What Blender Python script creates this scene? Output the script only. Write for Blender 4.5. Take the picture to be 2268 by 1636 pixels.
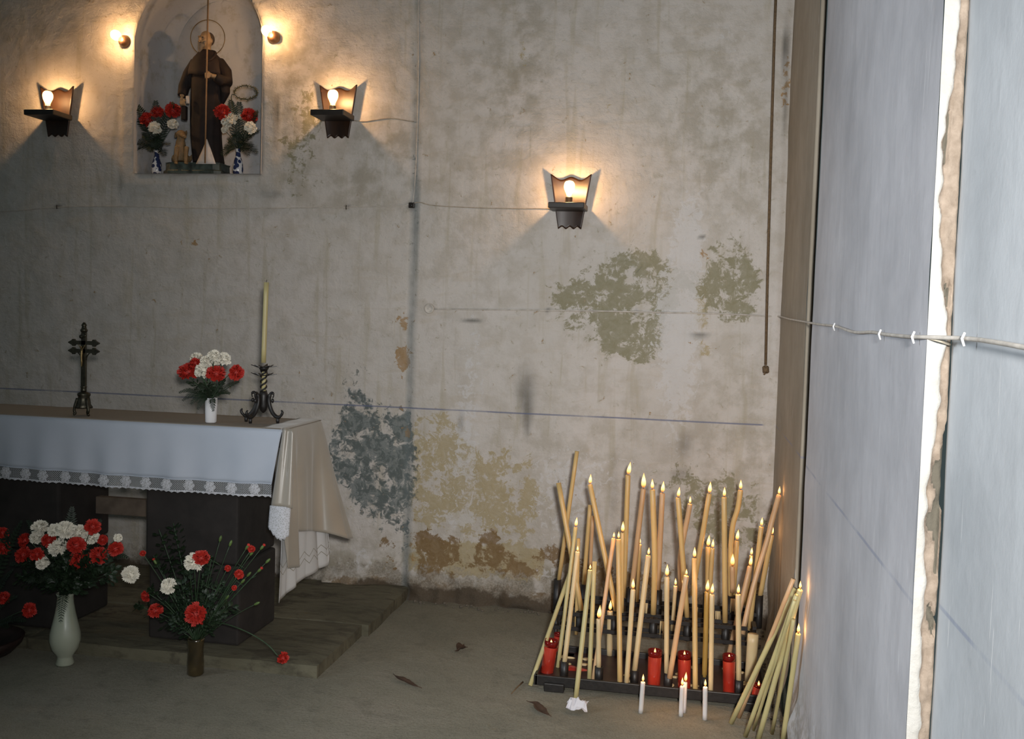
import bpy, bmesh, math, random
from mathutils import Vector, Matrix, noise
from math import sin, cos, pi, sqrt, exp, radians

for o in list(bpy.data.objects): bpy.data.objects.remove(o)
SC = bpy.context.scene
C = SC.collection

# ------------------------------------------------------------------ camera
CAM_Y, CAM_Z, YAW, PITCH, ROLL, FOC = -4.9887, 1.497, .1799, .0541, .03, 2200.0
_f = Vector((-sin(YAW)*cos(PITCH), cos(YAW)*cos(PITCH), -sin(PITCH)))
_r0 = Vector((cos(YAW), sin(YAW), 0)); _u0 = _r0.cross(_f)
_r = _r0*cos(ROLL)+_u0*sin(ROLL); _u = -_r0*sin(ROLL)+_u0*cos(ROLL)
EYE = Vector((0, CAM_Y, CAM_Z))
cam = bpy.data.cameras.new('camera'); camo = bpy.data.objects.new('camera', cam); C.objects.link(camo)
cam.sensor_fit = 'HORIZONTAL'; cam.sensor_width = 36; cam.lens = 36*FOC/2268; cam.clip_start = .02
M3 = Matrix((_r, _u, -_f)).transposed()
camo.matrix_world = Matrix.Translation(EYE) @ M3.to_4x4()
SC.camera = camo
SC.cycles.max_bounces = 4; SC.cycles.diffuse_bounces = 2; SC.cycles.glossy_bounces = 2; SC.cycles.transmission_bounces = 4; SC.cycles.transparent_max_bounces = 6

# ------------------------------------------------------------------ world, flash, exposure
w = bpy.data.worlds.new('world'); SC.world = w; w.use_nodes = True
bg = w.node_tree.nodes['Background']; bg.inputs[0].default_value = (.70, .95, .97, 1); bg.inputs[1].default_value = .065
fl = bpy.data.lights.new('camera_flash', 'SPOT'); flo = bpy.data.objects.new('camera_flash', fl); C.objects.link(flo)
fl.energy = 520; fl.color = (1.0, .99, .975); fl.shadow_soft_size = .07; fl.spot_size = radians(94); fl.spot_blend = 1.0
flo.location = (.17, CAM_Y-.22, CAM_Z+.17)
flo.rotation_euler = (Vector((.45, 0, .85))-Vector(flo.location)).to_track_quat('-Z', 'Y').to_euler()
dl = bpy.data.lights.new('side_wall_fill', 'AREA'); dlo = bpy.data.objects.new('side_wall_fill', dl); C.objects.link(dlo)  # added bluish fill lamp aimed at the side wall; no window is built
dl.shape = 'RECTANGLE'; dl.size = 1.2; dl.size_y = 1.7; dl.energy = 25; dl.color = (.80, .90, 1.0); dl.spread = radians(75)
dlo.location = (-4.4, -3.9, 2.3); dlo.rotation_euler = (Vector((.41, -2.6, 1.3))-Vector(dlo.location)).to_track_quat('-Z', 'Y').to_euler()
vs = SC.view_settings
vs.view_transform = 'Standard'; vs.look = 'None'; vs.gamma = 1; vs.use_curve_mapping = False; vs.exposure = 0.0

# ------------------------------------------------------------------ helpers
def ray(px, py): return _f*FOC + _r*(px-1134) - _u*(py-818)
def at(px, py, Y):
    d = ray(px, py); return EYE + d*((Y-CAM_Y)/d.y)
def onfloor(px, py, z=0.0):
    d = ray(px, py); return EYE + d*((z-CAM_Z)/d.z)
def onside(px, py, x):
    d = ray(px, py); return EYE + d*(x/d.x)
def mpp(Y): return (Y-CAM_Y)/FOC*1.0        # metres per pixel at depth Y (near the frame's middle)
def V(*a): return Vector(a)

class MB:
    def __init__(s): s.v = []; s.f = []
    def add(s, vs, fs):
        n = len(s.v); s.v += [tuple(p) for p in vs]; s.f += [tuple(i+n for i in q) for q in fs]; return s
    def box(s, a, b, taper=None):
        x0, y0, z0 = a; x1, y1, z1 = b
        return s.add([(x0,y0,z0),(x1,y0,z0),(x1,y1,z0),(x0,y1,z0),(x0,y0,z1),(x1,y0,z1),(x1,y1,z1),(x0,y1,z1)],
                     [(3,2,1,0),(4,5,6,7),(0,1,5,4),(1,2,6,5),(2,3,7,6),(3,0,4,7)])
    def tube(s, pts, rad, n=10, cap=True, flat=None):
        pts = [Vector(p) for p in pts]; m = len(pts)
        if not isinstance(rad, (list, tuple)): rad = [rad]*m
        t = (pts[1]-pts[0]).normalized()
        a = t.orthogonal().normalized() if flat is None else Vector(flat)
        vs = []
        for i, p in enumerate(pts):
            if i == 0: d = pts[1]-pts[0]
            elif i == m-1: d = pts[-1]-pts[-2]
            else: d = (pts[i+1]-pts[i]).normalized()+(pts[i]-pts[i-1]).normalized()
            d.normalize(); a = (a-d*a.dot(d)).normalized(); b = d.cross(a)
            for k in range(n):
                q = 2*pi*k/n; vs.append(p+(a*cos(q)+b*sin(q))*rad[i])
        fs = [(i*n+k, i*n+(k+1)%n, (i+1)*n+(k+1)%n, (i+1)*n+k) for i in range(m-1) for k in range(n)]
        if cap: fs += [tuple(reversed(range(n))), tuple(range((m-1)*n, m*n))]
        return s.add(vs, fs)
    def lathe(s, prof, c=(0,0,0), n=24, close=False, ax=None):
        c = Vector(c); vs = []; m = len(prof)
        for (r, z) in prof:
            for k in range(n):
                q = 2*pi*k/n; p = Vector((r*cos(q), r*sin(q), z))
                vs.append(c + (ax @ p if ax else p))
        fs = [(i*n+k, i*n+(k+1)%n, (i+1)*n+(k+1)%n, (i+1)*n+k) for i in range(m-1) for k in range(n)]
        if prof[0][0] > 1e-6: fs.append(tuple(reversed(range(n))))
        if prof[-1][0] > 1e-6 and not close: fs.append(tuple(range((m-1)*n, m*n)))
        return s.add(vs, fs)
    def ell(s, c, r, n=14, m=9, rot=None):
        c = Vector(c); vs = []; fs = []
        if not isinstance(r, (tuple, list)): r = (r, r, r)
        for i in range(1, m):
            a = pi*i/m
            for k in range(n):
                q = 2*pi*k/n; p = Vector((r[0]*sin(a)*cos(q), r[1]*sin(a)*sin(q), -r[2]*cos(a)))
                vs.append(c+(rot @ p if rot else p))
        fs = [((i)*n+k, i*n+(k+1)%n, (i+1)*n+(k+1)%n, (i+1)*n+k) for i in range(m-2) for k in range(n)]
        b = len(vs); p = Vector((0,0,-r[2])); q = Vector((0,0,r[2]))
        vs += [c+(rot @ p if rot else p), c+(rot @ q if rot else q)]
        fs += [(b, (k+1)%n, k) for k in range(n)] + [(b+1, (m-2)*n+k, (m-2)*n+(k+1)%n) for k in range(n)]
        return s.add(vs, fs)
    def grid(s, rows):
        nr, nc = len(rows), len(rows[0])
        return s.add([p for r in rows for p in r], [(i*nc+j, i*nc+j+1, (i+1)*nc+j+1, (i+1)*nc+j) for i in range(nr-1) for j in range(nc-1)])
    def build(s, name, mat, parent=None, smooth=True, bevel=0, fuse=0, solid=0, subd=0, auto=None):
        me = bpy.data.meshes.new(name); me.from_pydata(s.v, [], s.f); me.update()
        bm = bmesh.new(); bm.from_mesh(me)
        if bm.faces: bmesh.ops.recalc_face_normals(bm, faces=bm.faces)
        bm.to_mesh(me); bm.free()
        return link(name, me, mat, parent, smooth, bevel, fuse, solid, subd)

def link(name, me, mat, parent=None, smooth=True, bevel=0, fuse=0, solid=0, subd=0):
    o = bpy.data.objects.new(name, me); C.objects.link(o)
    if mat and not me.materials: me.materials.append(mat)
    if smooth and me.polygons: me.polygons.foreach_set('use_smooth', [True]*len(me.polygons))
    if parent: o.parent = parent; o.matrix_parent_inverse = Matrix.Translation(parent.location).inverted()
    if solid: m = o.modifiers.new('solid', 'SOLIDIFY'); m.thickness = solid; m.offset = 0
    if bevel: m = o.modifiers.new('bevel', 'BEVEL'); m.width = bevel; m.segments = 2; m.limit_method = 'ANGLE'
    if fuse:
        m = o.modifiers.new('fuse', 'REMESH'); m.mode = 'VOXEL'; m.voxel_size = fuse; m.use_smooth_shade = True
        m = o.modifiers.new('ease', 'SMOOTH'); m.iterations = 4
    if subd: m = o.modifiers.new('sub', 'SUBSURF'); m.levels = m.render_levels = subd
    return o

def tag(o, label, cat, group=None, kind=None):
    o['label'] = label; o['category'] = cat
    if group: o['group'] = group
    if kind: o['kind'] = kind
    return o
def thing(name, loc, label, cat, group=None, kind=None):
    o = bpy.data.objects.new(name, None); C.objects.link(o); o.location = loc; o.empty_display_size = .05
    return tag(o, label, cat, group, kind)
def bez(a, b, c, n=10):
    a, b, c = Vector(a), Vector(b), Vector(c)
    return [a*(1-t)**2+b*2*t*(1-t)+c*t*t for t in [i/n for i in range(n+1)]]
def cat_rom(P, n=6):
    P = [Vector(p) for p in P]; P = [P[0]*2-P[1]]+P+[P[-1]*2-P[-2]]; out = []
    for i in range(1, len(P)-2):
        for k in range(n):
            t = k/n; a, b, c, d = P[i-1], P[i], P[i+1], P[i+2]
            out.append(.5*((2*b)+(c-a)*t+(2*a-5*b+4*c-d)*t*t+(3*b-a-3*c+d)*t**3))
    out.append(P[-2]); return out

# ------------------------------------------------------------------ materials
class N:
    def __init__(s, name):
        s.m = bpy.data.materials.new(name); s.m.use_nodes = True; s.t = s.m.node_tree
        s.b = s.t.nodes['Principled BSDF']; s.out = s.t.nodes['Material Output']
    def n(s, typ, **k):
        o = s.t.nodes.new(typ)
        for a, b in k.items(): setattr(o, a, b)
        return o
    def l(s, a, b): s.t.links.new(a, b); return s
    def set(s, sock, v):
        if hasattr(v, 'links') or hasattr(v, 'is_linked'): s.t.links.new(v, sock)
        else: sock.default_value = v
    def math(s, op, a, b=0.0, c=None, clamp=False):
        o = s.n('ShaderNodeMath', operation=op, use_clamp=clamp); s.set(o.inputs[0], a); s.set(o.inputs[1], b)
        if c is not None: s.set(o.inputs[2], c)
        return o.outputs[0]
    def noise(s, scale, detail=4, rough=.55, vec=None, dist=0):
        o = s.n('ShaderNodeTexNoise'); o.inputs['Scale'].default_value = scale; o.inputs['Detail'].default_value = detail
        o.inputs['Roughness'].default_value = rough; o.inputs['Distortion'].default_value = dist
        if vec is not None: s.l(vec, o.inputs['Vector'])
        return o.outputs[0]
    def coord(s, scale=(1,1,1)):
        t = s.n('ShaderNodeTexCoord').outputs['Object']
        if scale == (1,1,1): return t
        m = s.n('ShaderNodeMapping'); m.inputs['Scale'].default_value = scale; s.l(t, m.inputs['Vector']); return m.outputs[0]
    def ramp(s, f, stops):
        o = s.n('ShaderNodeValToRGB'); e = o.color_ramp.elements
        while len(e) < len(stops): e.new(.5)
        for i, (p, c) in enumerate(stops):
            e[i].position = p; e[i].color = (c[0], c[1], c[2], 1) if isinstance(c, (tuple, list)) else (c, c, c, 1)
        s.l(f, o.inputs[0]); return o.outputs[0]
    def step(s, f, a, b):
        o = s.n('ShaderNodeMapRange', interpolation_type='SMOOTHSTEP'); s.set(o.inputs[0], f)
        o.inputs[1].default_value = a; o.inputs[2].default_value = b; return o.outputs[0]
    def mix(s, f, a, b, mode='MIX'):
        o = s.n('ShaderNodeMix', data_type='RGBA', blend_type=mode); s.set(o.inputs[0], f)
        for i, v in ((6, a), (7, b)):
            if isinstance(v, (tuple, list)): o.inputs[i].default_value = (*v[:3], 1)
            else: s.l(v, o.inputs[i])
        return o.outputs[2]
    def bump(s, h, strength=.3, dist=.01):
        o = s.n('ShaderNodeBump'); o.inputs['Strength'].default_value = strength; o.inputs['Distance'].default_value = dist
        s.l(h, o.inputs['Height']); s.l(o.outputs[0], s.b.inputs['Normal']); return s
    def base(s, c): s.set(s.b.inputs['Base Color'], (*c[:3], 1) if isinstance(c, (tuple, list)) else c); return s
    def p(s, **k):
        for a, v in k.items():
            v = (*v[:3], 1) if isinstance(v, (tuple, list)) and len(v) == 3 and 'Radius' not in a else v
            s.b.inputs[a.replace('_', ' ')].default_value = v
        return s

def simple(name, c, rough=.6, var=.25, scale=30, bump=0, metal=0, **k):
    s = N(name); n = s.noise(scale, 4, .6, s.coord())
    d = tuple(x*(1-var) for x in c); e = tuple(min(1, x*(1+var)) for x in c)
    s.base(s.ramp(n, [(.3, d), (.7, e)])); s.p(Roughness=rough, Metallic=metal, **k)
    if bump: s.bump(n, bump, .004)
    return s.m

def wax_mat(name, c, sss=.35):
    s = N(name); n = s.noise(14, 3, .5, s.coord((1, 1, .35)))
    s.base(s.ramp(n, [(.3, tuple(x*.86 for x in c)), (.7, c)])); s.p(Roughness=.42, Subsurface_Weight=sss, Subsurface_Scale=.012)
    s.b.inputs['Subsurface Radius'].default_value = (1.0, .55, .22)
    return s.m

def emis(name, c, st):
    s = N(name); s.p(Base_Color=(0, 0, 0), Emission_Color=c, Emission_Strength=st); return s.m

M = {}
M['wax'] = wax_mat('beeswax', (.60, .41, .17)); M['wax_pale'] = wax_mat('pale_wax', (.62, .48, .27))
M['wax_pink'] = wax_mat('rosy_wax', (.60, .385, .21)); M['wax_white'] = wax_mat('white_wax', (.62, .58, .56))
M['wax_honey'] = wax_mat('honey_wax', (.38, .24, .06)); M['wax_ivory'] = wax_mat('ivory_wax', (.50, .43, .21))
M['wick'] = simple('burnt_wick', (.02, .015, .012), .9)
M['iron'] = simple('black_iron', (.012, .010, .009), .45, .4, 60, .2)
M['rust_tray'] = simple('dark_red_tray', (.030, .011, .009), .4, .5, 14, .15)
M['dark_bronze'] = simple('dark_bronze', (.05, .045, .03), .36, .4, 40, .3, metal=.7)
M['corpus'] = simple('worn_brass', (.28, .20, .09), .35, .3, 40, 0, metal=.8)
M['stone_dark'] = simple('dark_stone', (.020, .016, .014), .85, .4, 9, .5)
M['board'] = simple('old_board', (.13, .10, .075), .8, .3, 12, .3)
M['fern'] = simple('fern_green', (.011, .022, .009), .6, .4, 25)
M['leaf'] = simple('leaf_green', (.013, .027, .011), .5, .4, 25)
M['stem'] = simple('stem_green', (.040, .075, .036), .5, .3, 25)
M['bud'] = simple('bud_green', (.10, .16, .04), .5, .3, 25)
M['dry_leaf'] = simple('dry_leaf', (.060, .032, .018), .8, .4, 30)
M['twig'] = simple('twig_brown', (.16, .10, .05), .8, .3, 30)
def petal(name, a, b):
    s = N(name); n = s.noise(40, 3, .6, s.coord()); s.base(s.ramp(n, [(.35, a), (.68, b)]))
    s.p(Roughness=.6); return s.m
M['red'] = petal('red_petals', (.34, .012, .008), (.60, .036, .019))
M['white'] = petal('white_petals', (.80, .72, .55), (.90, .88, .82))
M['porcelain'] = simple('white_porcelain', (.78, .77, .78), .22, .04, 10)
M['rope'] = simple('rope_brown', (.13, .085, .045), .85, .35, 90, .3)
M['cable'] = simple('painted_cable', (.50, .46, .41), .6, .25, 25)
M['cable_dark'] = simple('dirty_cable', (.36, .31, .24), .7, .3, 25)
M['clip'] = simple('pale_clip', (.62, .62, .62), .5, .1)
M['black_part'] = simple('black_bakelite', (.018, .013, .010), .35, .3)
M['sock_brown'] = simple('brown_socket', (.10, .05, .025), .4, .3)
M['robe'] = simple('brown_robe', (.016, .008, .006), .8, .4, 18, .2)
M['cape'] = simple('dark_cape', (.022, .010, .007), .75, .4, 18, .2)
M['skin'] = simple('painted_skin', (.36, .23, .12), .5, .15, 30)
M['beard'] = simple('grey_beard', (.17, .14, .11), .7, .3, 60, .5)
M['hair'] = simple('dark_hair', (.06, .042, .03), .7, .3, 60, .5)
M['underrobe'] = simple('white_underrobe', (.62, .56, .52), .6, .1, 30)
M['dogfur'] = simple('tan_dog', (.24, .15, .070), .65, .3, 40, .4)
M['gilt'] = simple('gilt_wire', (.20, .13, .045), .35, .2, 30, 0, metal=.5)
M['staffwood'] = simple('staff_wood', (.26, .15, .07), .5, .2, 30)
M['plinth'] = simple('green_marbled_base', (.05, .065, .055), .5, .8, 22, .2)
M['paper'] = simple('crumpled_paper', (.60, .57, .59), .7, .05, 20)
M['darkbowl'] = simple('dark_planter', (.022, .010, .008), .5, .5, 20)
M['crumb'] = simple('plaster_crumb', (.13, .11, .085), .9, .2, 60)

# glazed vase
s = N('celadon_glaze'); n = s.noise(6, 3, .5, s.coord()); s.base(s.ramp(n, [(.3, (.33, .36, .27)), (.7, (.40, .42, .33))])); s.p(Roughness=.3, Coat_Weight=1.0, Coat_Roughness=.20); M['celadon'] = s.m
# amber glass jar: thin dark glass
s = N('amber_glass'); n = s.noise(20, 2, .5, s.coord()); s.base(s.ramp(n, [(.3, (.035, .026, .012)), (.7, (.10, .07, .028))]))
s.p(Roughness=.12, Transmission_Weight=.5, IOR=1.35, Coat_Weight=1.0, Coat_Roughness=.18); M['amber'] = s.m
# blue and white ware
s = N('blue_white_ware'); co = s.coord(); vor = s.n('ShaderNodeTexVoronoi'); vor.inputs['Scale'].default_value = 42; s.l(co, vor.inputs['Vector'])
sep = s.n('ShaderNodeSeparateXYZ'); s.l(co, sep.inputs[0])
f = s.math('MULTIPLY', s.step(vor.outputs[0], .62, .50), s.step(sep.outputs[2], .022, .030))
s.base(s.mix(f, (.72, .70, .70), (.025, .035, .10))); s.p(Roughness=.15); M['ware'] = s.m
# red votive glass
s = N('red_votive'); n = s.noise(12, 2, .5, s.coord()); s.base(s.ramp(n, [(.3, (.30, .020, .012)), (.7, (.46, .040, .020))]))
s.p(Roughness=.12, Coat_Weight=1.0, Coat_Roughness=.16); M['votive'] = s.m
s = N('red_glass_rim'); s.base((.35, .02, .015)); s.p(Roughness=.08, Transmission_Weight=.7, IOR=1.2, Coat_Weight=.5); M['votive_glass'] = s.m
# flame
s = N('candle_flame'); g = s.n('ShaderNodeTexCoord').outputs['Generated']; sep = s.n('ShaderNodeSeparateXYZ'); s.l(g, sep.inputs[0])
c = s.ramp(sep.outputs[2], [(0, (.9, .25, .04)), (.22, (1, .50, .14)), (.5, (1, .64, .24)), (1, (1, .50, .14))])
st = s.ramp(sep.outputs[2], [(0, .12), (.25, .6), (.6, 1), (1, .45)])
s.p(Base_Color=(0, 0, 0)); s.l(c, s.b.inputs['Emission Color']); s.l(s.math('MULTIPLY', st, 3.4), s.b.inputs['Emission Strength']); M['flame'] = s.m; s.m.cycles.emission_sampling = 'NONE'
# bulb: clear glass that lets the filament through, and the incandescent core
s = N('bulb_glass'); tr = s.n('ShaderNodeBsdfTransparent'); tr.inputs[0].default_value = (1, .95, .85, 1); mx = s.n('ShaderNodeMixShader'); mx.inputs[0].default_value = .22
s.base((1, .8, .5)); s.p(Roughness=.08, Emission_Color=(1, .62, .25), Emission_Strength=1.3); s.l(tr.outputs[0], mx.inputs[1]); s.l(s.b.outputs[0], mx.inputs[2]); s.l(mx.outputs[0], s.out.inputs[0]); M['bulb'] = s.m
M['filament'] = emis('filament_glow', (1, .60, .29), 850)
# sconce wood
s = N('copper_wood'); n = s.noise(25, 4, .6, s.coord((1, 1, .3))); s.base(s.ramp(n, [(.3, (.016, .006, .0022)), (.7, (.036, .0145, .005))])); s.p(Roughness=.38); M['sconce'] = s.m
M['sconce_dark'] = simple('dark_bracket', (.022, .016, .012), .45, .3, 30)
# cloths
s = N('white_linen'); n = s.noise(500, 2, .5, s.coord()); n2 = s.noise(3, 3, .5, s.coord()); s.base(s.ramp(n2, [(.3, (.42, .46, .53)), (.7, (.50, .53, .60))])); s.p(Roughness=.85, Sheen_Weight=.1); s.bump(n, .15, .001); M['linen'] = s.m
s = N('shaded_top_linen'); n = s.noise(500, 2, .5, s.coord()); s.base((.27, .23, .185)); s.p(Roughness=.85); s.bump(n, .15, .001); M['linen_top_shaded'] = s.m  # same white cloth, its top darkened in colour for the grazing flash
s = N('cream_satin'); n = s.noise(4, 3, .5, s.coord()); s.base(s.ramp(n, [(.3, (.27, .235, .19)), (.7, (.34, .30, .245))])); s.p(Roughness=.33, Specular_IOR_Level=.8, Sheen_Weight=.3, Anisotropic=.5); M['satin'] = s.m
s = N('embroidered_hem'); co = s.coord(); sep = s.n('ShaderNodeSeparateXYZ'); s.l(co, sep.inputs[0])
zig = s.math('PINGPONG', s.math('MULTIPLY', sep.outputs[1], 1.0), .035)
def band(z0, w): return s.math('LESS_THAN', s.math('ABSOLUTE', s.math('SUBTRACT', s.math('ADD', sep.outputs[2], s.math('MULTIPLY', zig, .8)), z0)), w)
bb = s.math('MAXIMUM', band(.455, .0018), band(.425, .0018)); s.base(s.mix(s.math('MULTIPLY', bb, .8), (.52, .51, .50), (.16, .14, .08))); s.p(Roughness=.8); M['hem'] = s.m
# lace net: threads with open holes between them
s = N('lace_net'); co = s.coord(); sep = s.n('ShaderNodeSeparateXYZ'); s.l(co, sep.inputs[0])
a = s.math('ADD', sep.outputs[0], sep.outputs[2]); b = s.math('SUBTRACT', sep.outputs[0], sep.outputs[2])
pa = s.math('PINGPONG', a, .0042); pb = s.math('PINGPONG', b, .0042)
hole = s.math('MULTIPLY', s.math('GREATER_THAN', pa, .0013), s.math('GREATER_THAN', pb, .0013))
tr = s.n('ShaderNodeBsdfTransparent'); mx = s.n('ShaderNodeMixShader'); s.base((.40, .41, .42)); s.p(Roughness=.9)
s.l(hole, mx.inputs[0]); s.l(s.b.outputs[0], mx.inputs[1]); s.l(tr.outputs[0], mx.inputs[2]); s.l(mx.outputs[0], s.out.inputs[0]); M['net'] = s.m
s = N('lace_work'); v = s.n('ShaderNodeTexVoronoi', feature='DISTANCE_TO_EDGE'); v.inputs['Scale'].default_value = 110; s.l(s.coord(), v.inputs['Vector'])
s.base(s.ramp(v.outputs[0], [(.02, (.60, .60, .64)), (.2, (.42, .42, .43))])); s.bump(v.outputs[0], -.6, .003); s.p(Roughness=.9); M['lace'] = s.m

# --- walls: stain masks come as vertex attributes, edges and grain from noise
def wall_material():
    s = N('old_plaster'); co = s.coord()
    A = s.n('ShaderNodeAttribute', attribute_name='stain_a'); B = s.n('ShaderNodeAttribute', attribute_name='stain_b')
    sa = s.n('ShaderNodeSeparateColor'); s.l(A.outputs['Color'], sa.inputs[0]); sb = s.n('ShaderNodeSeparateColor'); s.l(B.outputs['Color'], sb.inputs[0])
    green, ochre, teal, brown = sa.outputs[0], sa.outputs[1], sa.outputs[2], A.outputs['Alpha']
    grime, pale, soot, rust = sb.outputs[0], sb.outputs[1], sb.outputs[2], B.outputs['Alpha']
    n1 = s.noise(1.6, 5, .6, co); n2 = s.noise(9, 5, .62, co); n3 = s.noise(26, 5, .68, co, .6); fine = s.noise(120, 4, .6, co)
    nb = s.math('ADD', s.math('MULTIPLY', s.noise(6.5, 5, .72, co, .5), .62), s.math('MULTIPLY', s.noise(26, 5, .74, co, .8), .38))
    streak = s.noise(3.2, 4, .55, s.coord((6, 6, .5)), .6); hz = s.noise(4, 4, .6, s.coord((1, 1, 4.5)), 1.0)
    base = s.ramp(n1, [(.25, (.50, .465, .425)), (.5, (.565, .525, .485)), (.75, (.615, .565, .53))])
    base = s.mix(s.math('MULTIPLY', s.step(n2, .42, .66), .62), base, (.46, .415, .36))
    base = s.mix(s.math('MULTIPLY', s.step(hz, .54, .70), .28), base, (.47, .40, .31))
    base = s.mix(s.math('MULTIPLY', s.step(streak, .54, .70), .42), base, (.40, .35, .25))
    base = s.mix(s.math('MULTIPLY', s.step(n3, .57, .70), .5), base, (.35, .32, .24))
    base = s.mix(s.math('MULTIPLY', s.math('MULTIPLY', grime, s.step(n2, .35, .62)), .8), base, (.27, .235, .165))
    def lay(base, mask, nz, col, amt, lo=.44, hi=.60):
        f = s.step(s.math('ADD', mask, s.math('MULTIPLY', s.math('SUBTRACT', nz, .5), 2.7)), lo, hi)
        return s.mix(s.math('MULTIPLY', f, s.math('MULTIPLY', s.math('ADD', .55, s.math('MULTIPLY', n3, .8)), amt), clamp=True), base, col)
    base = lay(base, ochre, nb, (.40, .325, .185), .85)
    base = lay(base, green, nb, (.255, .235, .150), .92)
    base = lay(base, teal, nb, (.135, .165, .165), .9, .42, .62)
    base = lay(base, s.math('MULTIPLY', teal, .8), n3, (.11, .125, .12), .7)
    base = lay(base, brown, nb, (.21, .132, .060), .9, .45, .58)
    base = lay(base, pale, n3, (.60, .58, .57), .75, .40, .66)
    base = lay(base, rust, n3, (.34, .20, .075), .8)
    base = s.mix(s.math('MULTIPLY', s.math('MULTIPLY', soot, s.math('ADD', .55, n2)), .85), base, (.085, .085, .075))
    sp = s.n('ShaderNodeSeparateXYZ'); s.l(co, sp.inputs[0])      # crumbled, dirty foot of the wall
    zz = s.math('ADD', sp.outputs[2], s.math('MULTIPLY', s.math('SUBTRACT', n3, .5), .26))
    rub = s.math('MULTIPLY', s.step(zz, .175, .145), s.step(n2, .34, .56)); base = s.mix(s.math('MULTIPLY', rub, .75), base, s.ramp(fine, [(.35, (.19, .165, .13)), (.65, (.40, .36, .31))]))
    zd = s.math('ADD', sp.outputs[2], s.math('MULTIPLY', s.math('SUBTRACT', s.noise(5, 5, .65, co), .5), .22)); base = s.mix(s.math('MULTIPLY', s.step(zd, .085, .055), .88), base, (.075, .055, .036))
    sm = s.n('ShaderNodeAttribute', attribute_name='seam').outputs['Fac']
    base = s.mix(s.math('MULTIPLY', s.math('MULTIPLY', sm, s.math('ADD', .25, n2)), .85, clamp=True), base, (.17, .20, .205))
    sep = s.n('ShaderNodeSeparateXYZ'); s.l(co, sep.inputs[0])
    line = s.math('ABSOLUTE', s.math('SUBTRACT', sep.outputs[2], s.math('ADD', 1.0, s.math('MULTIPLY', s.math('SUBTRACT', n1, .5), .004))))
    lf = s.math('MULTIPLY', s.step(line, .0055, .0022), s.math('MULTIPLY', s.step(s.noise(2.2, 3, .5, co), .30, .52), s.step(sep.outputs[0], .36, .34)))
    base = s.mix(s.math('MULTIPLY', lf, .75), base, (.13, .15, .24))
    s.base(base); s.p(Roughness=.92, Specular_IOR_Level=.2)
    h = s.math('ADD', s.math('MULTIPLY', n2, 1.0), s.math('ADD', s.math('MULTIPLY', hz, .22), s.math('ADD', s.math('MULTIPLY', fine, .12), s.math('MULTIPLY', n3, .35))))
    s.bump(h, .85, .013); return s.m
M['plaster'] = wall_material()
s = N('flash_tinted_niche'); co = s.coord(); n1 = s.noise(2.6, 5, .6, co); n2 = s.noise(11, 5, .66, co)  # bluish flash light in the recess is worked into this base colour
b = s.ramp(n1, [(.3, (.47, .475, .49)), (.7, (.58, .56, .545))]); b = s.mix(s.math('MULTIPLY', s.step(n2, .50, .66), .6), b, (.36, .33, .27)); b = s.mix(s.math('MULTIPLY', s.step(n1, .58, .68), .6), b, (.27, .26, .20))
s.base(b); s.p(Roughness=.9); s.bump(n2, .6, .008); M['niche'] = s.m

def side_material(name, lo, hi, x):
    s = N(name); co = s.coord(); n1 = s.noise(1.9, 5, .66, co); st = s.noise(5, 5, .62, s.coord((1, 3.2, .55)), .8); n3 = s.noise(30, 5, .65, co); sc = s.noise(16, 3, .5, s.coord((1, 7, .35)))
    b = s.ramp(n1, [(.32, tuple(c*.86 for c in lo)), (.68, hi)]); b = s.mix(s.math('MULTIPLY', s.step(st, .48, .72), .32), b, tuple(c*.78 for c in lo))
    b = s.mix(s.math('MULTIPLY', s.step(n3, .62, .75), .25), b, tuple(c*.7 for c in lo)); b = s.mix(s.math('MULTIPLY', s.step(sc, .69, .73), .5), b, (.72, .71, .70))
    sep = s.n('ShaderNodeSeparateXYZ'); s.l(co, sep.inputs[0])
    line = s.math('ABSOLUTE', s.math('SUBTRACT', sep.outputs[2], 1.0))
    b = s.mix(s.math('MULTIPLY', s.step(line, .006, .002), s.math('MULTIPLY', s.step(s.noise(3, 3, .5, co), .36, .54), .45)), b, (.16, .19, .30))
    low = s.math('MULTIPLY', s.step(sep.outputs[2], .42, .10), s.step(n3, .4, .6)); b = s.mix(s.math('MULTIPLY', low, .55), b, (.22, .19, .14))
    s.base(b); s.p(Roughness=.8, Specular_IOR_Level=.3); s.bump(s.math('ADD', n3, s.math('MULTIPLY', st, .3)), .16, .004); return s.m
M['side_near'] = side_material('pale_grey_wall_paint', (.42, .44, .46), (.50, .52, .54), .46)
M['side_grey'] = side_material('grey_wall_paint', (.44, .435, .455), (.54, .53, .55), .41)
M['side_beige'] = side_material('beige_corner_paint', (.29, .245, .185), (.36, .31, .245), .41)
s = N('broken_plaster_edge'); co = s.coord(); sep = s.n('ShaderNodeSeparateXYZ'); s.l(co, sep.inputs[0])
A = s.n('ShaderNodeAttribute', attribute_name='stain_a'); sa = s.n('ShaderNodeSeparateColor'); s.l(A.outputs['Color'], sa.inputs[0])
n2 = s.noise(40, 5, .6, co); n4 = s.noise(14, 5, .6, co)
b = s.mix(s.step(s.math('ADD', sa.outputs[0], s.math('MULTIPLY', s.math('SUBTRACT', n2, .5), .25)), .45, .55), s.ramp(n4, [(.3, (.33, .315, .285)), (.7, (.39, .38, .355))]), s.ramp(n2, [(.3, (.17, .13, .095)), (.7, (.28, .225, .175))]))
b = s.mix(s.step(sa.outputs[1], .4, .6), b, (.09, .08, .06)); s.base(b); s.p(Roughness=.95); s.bump(n2, .8, .006); M['edge'] = s.m

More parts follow.
